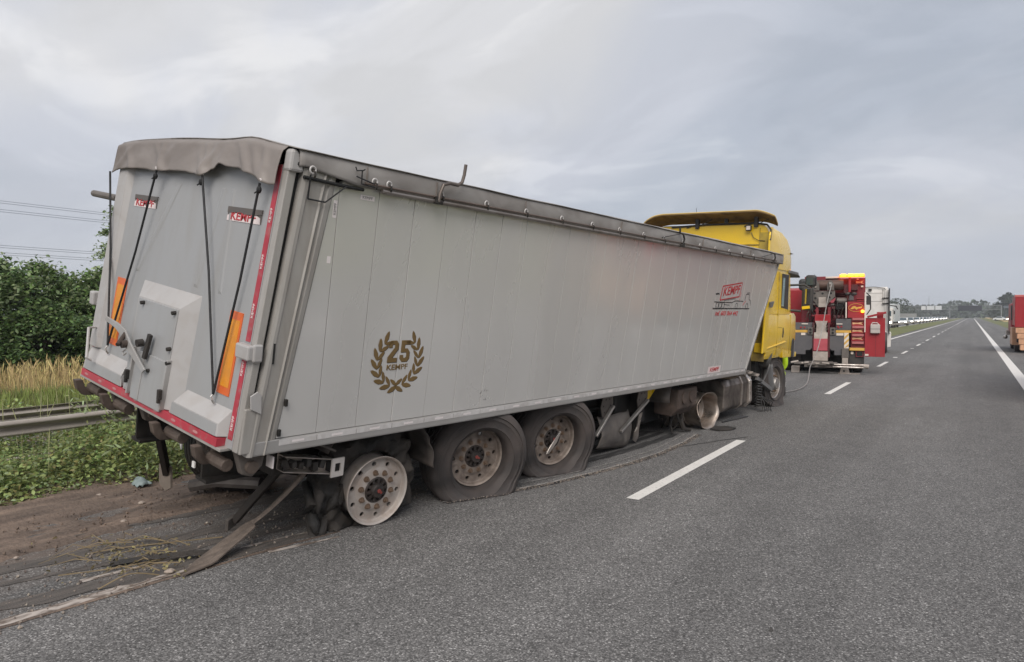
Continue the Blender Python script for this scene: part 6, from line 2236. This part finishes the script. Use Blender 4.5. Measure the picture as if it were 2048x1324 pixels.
rail = empty('guard_rail', (0, 0, 0))
tag(rail, 'weathered double sided steel guard rail in the overgrown median', 'guard rail')
near_path = [(-8.05, -12, 0, 0), (-7.98, 0, 0, 0), (-7.95, 2.2, -.01, .08), (-8.02, 3.4, -.02, .12), (-8.15, 4.6, -.03, .15), (-8.35, 6.0, -.02, .1), (-8.45, 9, 0, 0), (-8.45, 200, 0, 0), (-8.45, 420, 0, 0)]
far_path = [(-8.85, -12, 0, 0), (-8.80, 0, 0, 0), (-8.82, 2.2, .0, -.05), (-8.92, 3.4, .0, -.05), (-9.05, 4.6, -.01, -.05), (-9.15, 6.0, 0, 0), (-9.15, 9, 0, 0), (-9.15, 200, 0, 0), (-9.15, 420, 0, 0)]
beam('rail_beam', near_path, .655, 1, rail, .52)
beam('rail_beam', far_path, .665, -1, rail, .42)
low_path = [(-8.55, -12, 0, 0), (-8.5, 2, 0, 0), (-8.45, 4.6, 0, .1), (-8.30, 5.4, 0, .1)]
rings = [[Vector((x, y, z_)) + Vector((o_, 0, 0)) for o_, z_ in ((0, .16), (.05, .165), (.05, .26), (0, .265))] for x, y, a_, b_ in low_path]
MB().loft(rings).build('lower_rail', galv, rail, bevel=.008)
for y in (-8, -4, 0.2, 4.15, 8.2, 12, 16, 20, 24, 28, 32, 36, 40):
    bent = y == 4.15
    x0 = -8.55
    top = Vector((-8.32 if bent else x0, y + (.42 if bent else 0), .74))
    bot = Vector((-8.75 if bent else x0, y - (.10 if bent else 0), -.05))
    p = MB().bar(bot, top, .10, .05)
    p.build('rail_post', galv, rail)
    MB().box((-8.28, y + (.42 if bent else 0), .60), (.42, .05, .09)).build('spacer', galv, rail)
    for s in (-.12, .12):
        MB().cyl((-7.92 if y < 6 else -8.39, y + s, .60), (-7.905 if y < 6 else -8.375, y + s, .60), .014, 8).build('bolt', tow_steel, rail)

# ------------------------------------------------------------------ litter, stalks and stones on the shoulder
tw = empty('weed_clump', (-4.9, 2.75, 0))
tag(tw, 'torn up dry weed stalks caught beside the dragged strip', 'weeds')
for i in range(18):
    a = Vector((random.uniform(-.55, .35), random.uniform(-.30, .30), .015 + random.uniform(0, .05)))
    L_ = random.uniform(.15, .55)
    an = random.gauss(R(205), .35)
    d = Vector((math.cos(an) * .75, math.sin(an), 0))
    m_ = a + d * L_ * .5 + Vector((0, 0, random.uniform(0, .05)))
    MB().tube([a, m_, a + d * L_ + Vector((random.uniform(-.04, .04), random.uniform(-.05, .05), -a.z + .01))], [.004, .003, .0015], 5).build('stalk', twig_m, tw)
lp = RNG.normal(size=(420, 3)) * np.array([.30, .16, .02]) + np.array([-.12, -.05, .035])
lp[:, 2] = np.abs(lp[:, 2])
leaves('dry_leaves', lp[:260], .032, [M('dry_leaf', (0.19, 0.155, 0.075), .8, 0, .2, 9, island=.4)], tw, .4)['kind'] = 'stuff'
for pts in ([(-4.92, 3.35, .02), (-5.08, 2.95, .05), (-5.3, 2.75, .03), (-5.42, 2.60, .01)], [(-4.78, 2.90, .03), (-4.92, 2.55, .02), (-5.12, 2.25, .015)], [(-4.55, 2.62, .02), (-4.60, 2.45, .07), (-4.66, 2.28, .01)], [(-5.05, 3.05, .02), (-5.35, 2.95, .04), (-5.6, 2.6, .01)]):
    MB().tube(smooth_path(pts, 4), [.0045] * (4 * 3 + 1) if len(pts) == 4 else [.0045] * (4 * 2 + 1), 5).build('stalk', twig_m, tw).parent = None
for o in [o for o in bpy.data.objects if o.name.startswith('stalk') and o.parent is None]:
    o.parent = tw
    o.location = (4.9, -2.75, 0)
strip_b = MB()
rings = []
for i in range(16):
    t_ = i / 15
    p = Vector((-4.62, 3.1, .03)).lerp(Vector((-5.02, 2.55, .012)), t_) + Vector((.02 * math.sin(t_ * 5), 0, .02 * math.sin(t_ * math.pi)))
    w_ = .05 * (1 - t_ * .6)
    rings.append([p + Vector((-w_, .02, 0)), p + Vector((0, 0, .022)), p + Vector((w_, -.02, 0)), p + Vector((0, 0, -.008))])
tag(strip_b.loft(rings).build('rubber_shred', rubber_dk, None, smooth=True), 'black shred of tyre tread under the dry stalks', 'tyre shred')
stone_m = M('pale_stone', (0.34, 0.28, 0.235), .85, 0, .15, 20, bump=.3, bs=40)
STL = ['largest pale stone at the edge of the weeds', 'flat pale stone on the churned soil below the weeds', 'small pale stone between the soil furrows', 'pale stone on the soil nearest the left frame edge', 'pale shard beside the dragged weed stalks', 'light stone lying near the far rear wheel', 'buff pebble on the bare asphalt left of the stalks']
for (x, y, s), lab in zip(((-7.02, 3.45, .05), (-6.45, 3.55, .035), (-6.0, 3.15, .03), (-6.35, 2.35, .028), (-4.56, 2.70, .035), (-6.35, 4.1, .05), (-5.75, 2.25, .02)), STL):
    b = MB()
    vs = [Vector((math.cos(k * 1.05) * s * random.uniform(.7, 1.1), math.sin(k * 1.05) * s * random.uniform(.7, 1.2), 0)) for k in range(6)]
    b.loft([[v * .9 for v in vs], [v + Vector((0, 0, s * .35)) for v in vs], [v * .45 + Vector((0, 0, s * .7)) for v in vs]])
    o = b.build('stone', stone_m, None, bevel=.003)
    o.location = (x, y, .012)
    tag(o, lab, 'stone', 'stones on the shoulder')
bag = MB().grid(lambda u, v: ((u - .5) * .22, (v - .5) * .15, .07 * math.sin(u * 3.1) * math.sin(v * 3.1) + .03 * vnoise(u * 5, v * 5, 1)), 14, 10).build('plastic_bag', M('blue_bag', (0.22, 0.27, 0.265), .35, 0, .1, 6), None, smooth=True, solid=.002)
bag.location = (-7.08, 3.88, .05)
tag(bag, 'crumpled pale blue plastic bag at the foot of the weeds', 'bag')
blk = crumbs('asphalt_lump', lambda: (-.92, 4.05, .0), 1, .02, .022, black)
blk['kind'] = 'thing'
tag(blk, 'small black lump lying alone on the near lane', 'lump')

# ------------------------------------------------------------------ power line behind the trees
wire_m = M('power_wire', (0.16, 0.18, 0.21), .5, .3, .05, 1)
pyl_m = M('pylon_steel', (0.22, 0.23, 0.24), .5, .5, .1, 1)
PY = [(-80, -70), (-80, 110)]
for (px, py), lab in zip(PY, ('lattice power pylon standing left of the view', 'lattice power pylon hidden behind the trailer')):
    e = empty('power_pylon', (px, py, 0))
    tag(e, lab, 'pylon', 'power line pylons')
    b = MB()
    H_ = 19
    for sx in (-1, 1):
        for sy in (-1, 1):
            b.bar((sx * 1.6, sy * 1.6, 0), (sx * .35, sy * .35, H_), .10, .10)
    for k in range(8):
        z0, z1 = H_ * k / 8, H_ * (k + 1) / 8
        w0, w1_ = 1.6 - 1.25 * k / 8, 1.6 - 1.25 * (k + 1) / 8
        for s in (-1, 1):
            b.bar((-w0, s * w0, z0), (w1_, s * w1_, z1), .05, .05).bar((w0, s * w0, z0), (-w1_, s * w1_, z1), .05, .05)
            b.bar((s * w0, -w0, z0), (s * w1_, w1_, z1), .05, .05).bar((s * w0, w0, z0), (s * w1_, -w1_, z1), .05, .05)
    b.build('lattice_mast', pyl_m, e)
    for z in (8.6, 12.8, 17.3):
        MB().bar((-3.2, 0, z + .6), (3.2, 0, z + .6), .12, .12).build('cross_arm', pyl_m, e)
WL = ['upper wire of the top pair', 'second wire of the top pair', 'upper wire of the middle pair', 'lower wire of the middle pair', 'faint topmost wire']
for k, (z, dx) in enumerate(((13.3, -2.8), (12.3, 2.8), (8.9, -2.8), (8.1, 2.8))):
    pts = []
    for i in range(25):
        t_ = i / 24
        pts.append((-80 + dx * .2, -70 + 180 * t_, z + 1.2 * (2 * t_ - 1) ** 2 * .6 - .15))
    for j in (0, .22):
        if j and k > 3:
            continue
        o = MB().tube([(x, y, zz_ - j) for x, y, zz_ in pts], .020, 5).build('power_cable', wire_m, None)
        tag(o, ('%s of the overhead power line, %s strand' % (WL[k].replace(' of the', ' in the'), 'lower' if j else 'upper')) if k < 4 else 'faint topmost wire of the overhead power line', 'power cable', 'overhead power cables')

# ------------------------------------------------------------------ overhead sign gantry far ahead
ga = empty('sign_gantry', (0, 420, 0))
tag(ga, 'steel sign gantry spanning the motorway in the distance', 'gantry')
gm = M('gantry_grey', (0.20, 0.21, 0.22), .5, .3, .05, 1)
for x in (-31, -9.6, 12):
    MB().b2((x - .22, -.25, -.1), (x + .22, .25, 7.0)).build('gantry_post', gm, ga)
b = MB()
for z in (5.0, 6.9):
    b.b2((-31, -.6, z - .12), (12, -.4, z + .12)).b2((-31, .4, z - .12), (12, .6, z + .12))
for i in range(18):
    x = -31 + i * 43 / 18
    b.bar((x, -.5, 5.0), (x + 43 / 36, -.5, 6.9), .12, .12).bar((x + 43 / 36, -.5, 6.9), (x + 43 / 18, -.5, 5.0), .12, .12)
b.build('gantry_truss', gm, ga)
MB().b2((-5.9, -1.1, 4.3), (4.0, -.65, 7.0)).build('message_board', M('message_board', (0.01, 0.01, 0.018), .5), ga)
for x0, x1 in ((-22.0, -20.0), (-19.6, -16.2), (-15.8, -13.0)):
    MB().b2((x0, -.9, 4.9), (x1, -.65, 6.9)).build('sign_panel', M('white_sign', (0.55, 0.57, 0.59), .5), ga)
tag(MB().b2((-24, 300, 0), (-17.2, 300.5, 2.7)).build('noise_barrier', M('barrier_grey', (0.22, 0.23, 0.235), .8, 0, .1, .3), None), 'grey noise barrier wall left of the oncoming lorry', 'barrier')
hs = empty('warehouse', (15.5, 330, 0))
tag(hs, 'dark low warehouse behind the red lorry on the right', 'building')
MB().b2((-5, 0, 0), (12, 14, 4.6)).build('wall', M('warehouse_dark', (0.035, 0.045, 0.05), .7), hs)
MB().prism([(-5.3, -.4, 4.6), (12.3, -.4, 4.6), (12.3, 7, 5.6), (-5.3, 7, 5.6)], (0, 0, .2)).build('roof', M('warehouse_roof', (0.06, 0.07, 0.075), .7), hs)
ms = MB().tube([(-40, 900, 0), (-40, 900, 24)], [.5, .2], 6).build('radio_mast', gm, None)
tag(ms, 'thin mast rising above the distant wood', 'mast')

# ------------------------------------------------------------------ oncoming traffic


def make_car(paint):
    c = empty('oncoming_car')
    prof = [(-2.1, .35), (-2.1, .75), (-1.95, .92), (-1.2, .98), (-.65, 1.42), (.75, 1.46), (1.55, 1.02), (2.05, .92), (2.15, .6), (2.1, .35)]
    MB().prism([(-.86, y, z) for y, z in prof], (1.72, 0, 0)).build('body', paint, c, bevel=.09)
    MB().prism([(-.875, y, z) for y, z in ((-1.05, 1.0), (-.60, 1.36), (.70, 1.40), (1.30, 1.03))], (1.75, 0, 0)).build('side_window', glass, c)
    MB().prism([(-.74, -1.22, 1.0), (.74, -1.22, 1.0), (.66, -.68, 1.42), (-.66, -.68, 1.42)], (0, -.02, .01)).build('windscreen', glass, c)
    for x in (-.62, .62):
        MB().box((x, -2.13, .68), (.30, .05, .14)).build('headlight', white_lamp, c, bevel=.03)
    for x in (-.78, .78):
        for y in (-1.35, 1.35):
            MB().cyl((x - .1, y, .32), (x + .1, y, .32), .32, 18).build('wheel', rubber, c)
    return c


paints = [M('car_white', (0.78, 0.78, 0.78), .25, 0, .02, coat=.5), M('car_silver', (0.5, 0.52, 0.54), .3, .5, .02, coat=.5)]
protos = [make_car(p) for p in paints]
spots = [(-11.0, 152, 0), (-11.2, 172, 1), (-11.0, 190, 0), (-11.1, 205, 0), (-11.0, 219, 1), (-11.1, 236, 0), (-11.0, 252, 0), (-11.0, 272, 0), (-11.1, 296, 0), (-11.0, 330, 0), (-11.0, 365, 0), (-11.0, 400, 0)]
usedp = [False, False]
for i, (x, y, k) in enumerate(spots):
    if not usedp[k]:
        o = protos[k]
        usedp[k] = True
    else:
        o = copy_tree(protos[k])
    o.location = (x, y, -.03)
    lab = 'small white car in the distant queue of oncoming traffic' if k == 0 else 'small silver car in the distant queue of oncoming traffic'
    if i == 0:
        lab = 'nearest white car in the oncoming queue, behind the oncoming lorry'
    tag(o, lab, 'car', 'oncoming cars in a queue')
ol = empty('oncoming_lorry', (-10.9, 116, -.03))
tag(ol, 'white oncoming lorry with lit headlamps left of the road', 'lorry')
MB().b2((-1.2, 0, .55), (1.2, 2.0, 3.0)).build('cab', white_paint, ol, bevel=.12)
MB().b2((-1.05, -.03, 1.75), (1.05, .05, 2.55)).build('windscreen', glass, ol, bevel=.05)
MB().b2((-1.0, -.06, 1.05), (1.0, .02, 1.45)).build('grille', grey_pl, ol, bevel=.03)
for x in (-.85, .85):
    MB().box((x, -.06, .85), (.34, .08, .2)).build('headlight', white_lamp, ol, bevel=.04)
MB().b2((-1.25, 2.4, .9), (1.25, 12, 3.6)).build('load_body', M('lorry_box', (0.5, 0.52, 0.52), .5), ol, bevel=.05)
for s in (-1, 1):
    MB().box((s * 1.42, .1, 2.3), (.2, .2, .5)).build('mirror', black, ol, bevel=.04)
    MB().tube([(s * 1.2, .1, 2.6), (s * 1.42, .1, 2.55)], .03, 6).build('mirror_arm', black, ol)
    for y in (1.0, 5, 9.5):
        MB().cyl((s * 1.1 - .14, y, .5), (s * 1.1 + .14, y, .5), .5, 20).build('wheel', rubber, ol)
MB().b2((-.5, 1, .5), (.5, 11.5, .95)).build('chassis', void, ol)
pk = copy_tree(protos[0])
pk.location = (8.4, 300, .05)
pk.rotation_euler = (0, 0, R(70))
tag(pk, 'pale parked car beyond the ripe field, beneath the gantry post', 'car')
pk.name = 'parked_car'
if 'group' in pk:
    del pk['group']
bpy.context.view_layer.update()

# ------------------------------------------------------------------ the hazy air
hz_o = MB().b2((-1900, -1000, -1.2), (1900, 2400, 27)).build('haze', None, None)
hm = bpy.data.materials.new('haze_air')
hm.use_nodes = True
hm.node_tree.nodes.clear()
pv = hm.node_tree.nodes.new('ShaderNodeVolumePrincipled')
pv.inputs['Color'].default_value = (0.86, 0.90, 0.95, 1)
pv.inputs['Density'].default_value = 0.00045
ho = hm.node_tree.nodes.new('ShaderNodeOutputMaterial')
hm.node_tree.links.new(pv.outputs[0], ho.inputs['Volume'])
hz_o.data.materials.append(hm)
tag(hz_o, 'thin pale haze filling the air over the motorway', 'haze', kind='stuff')
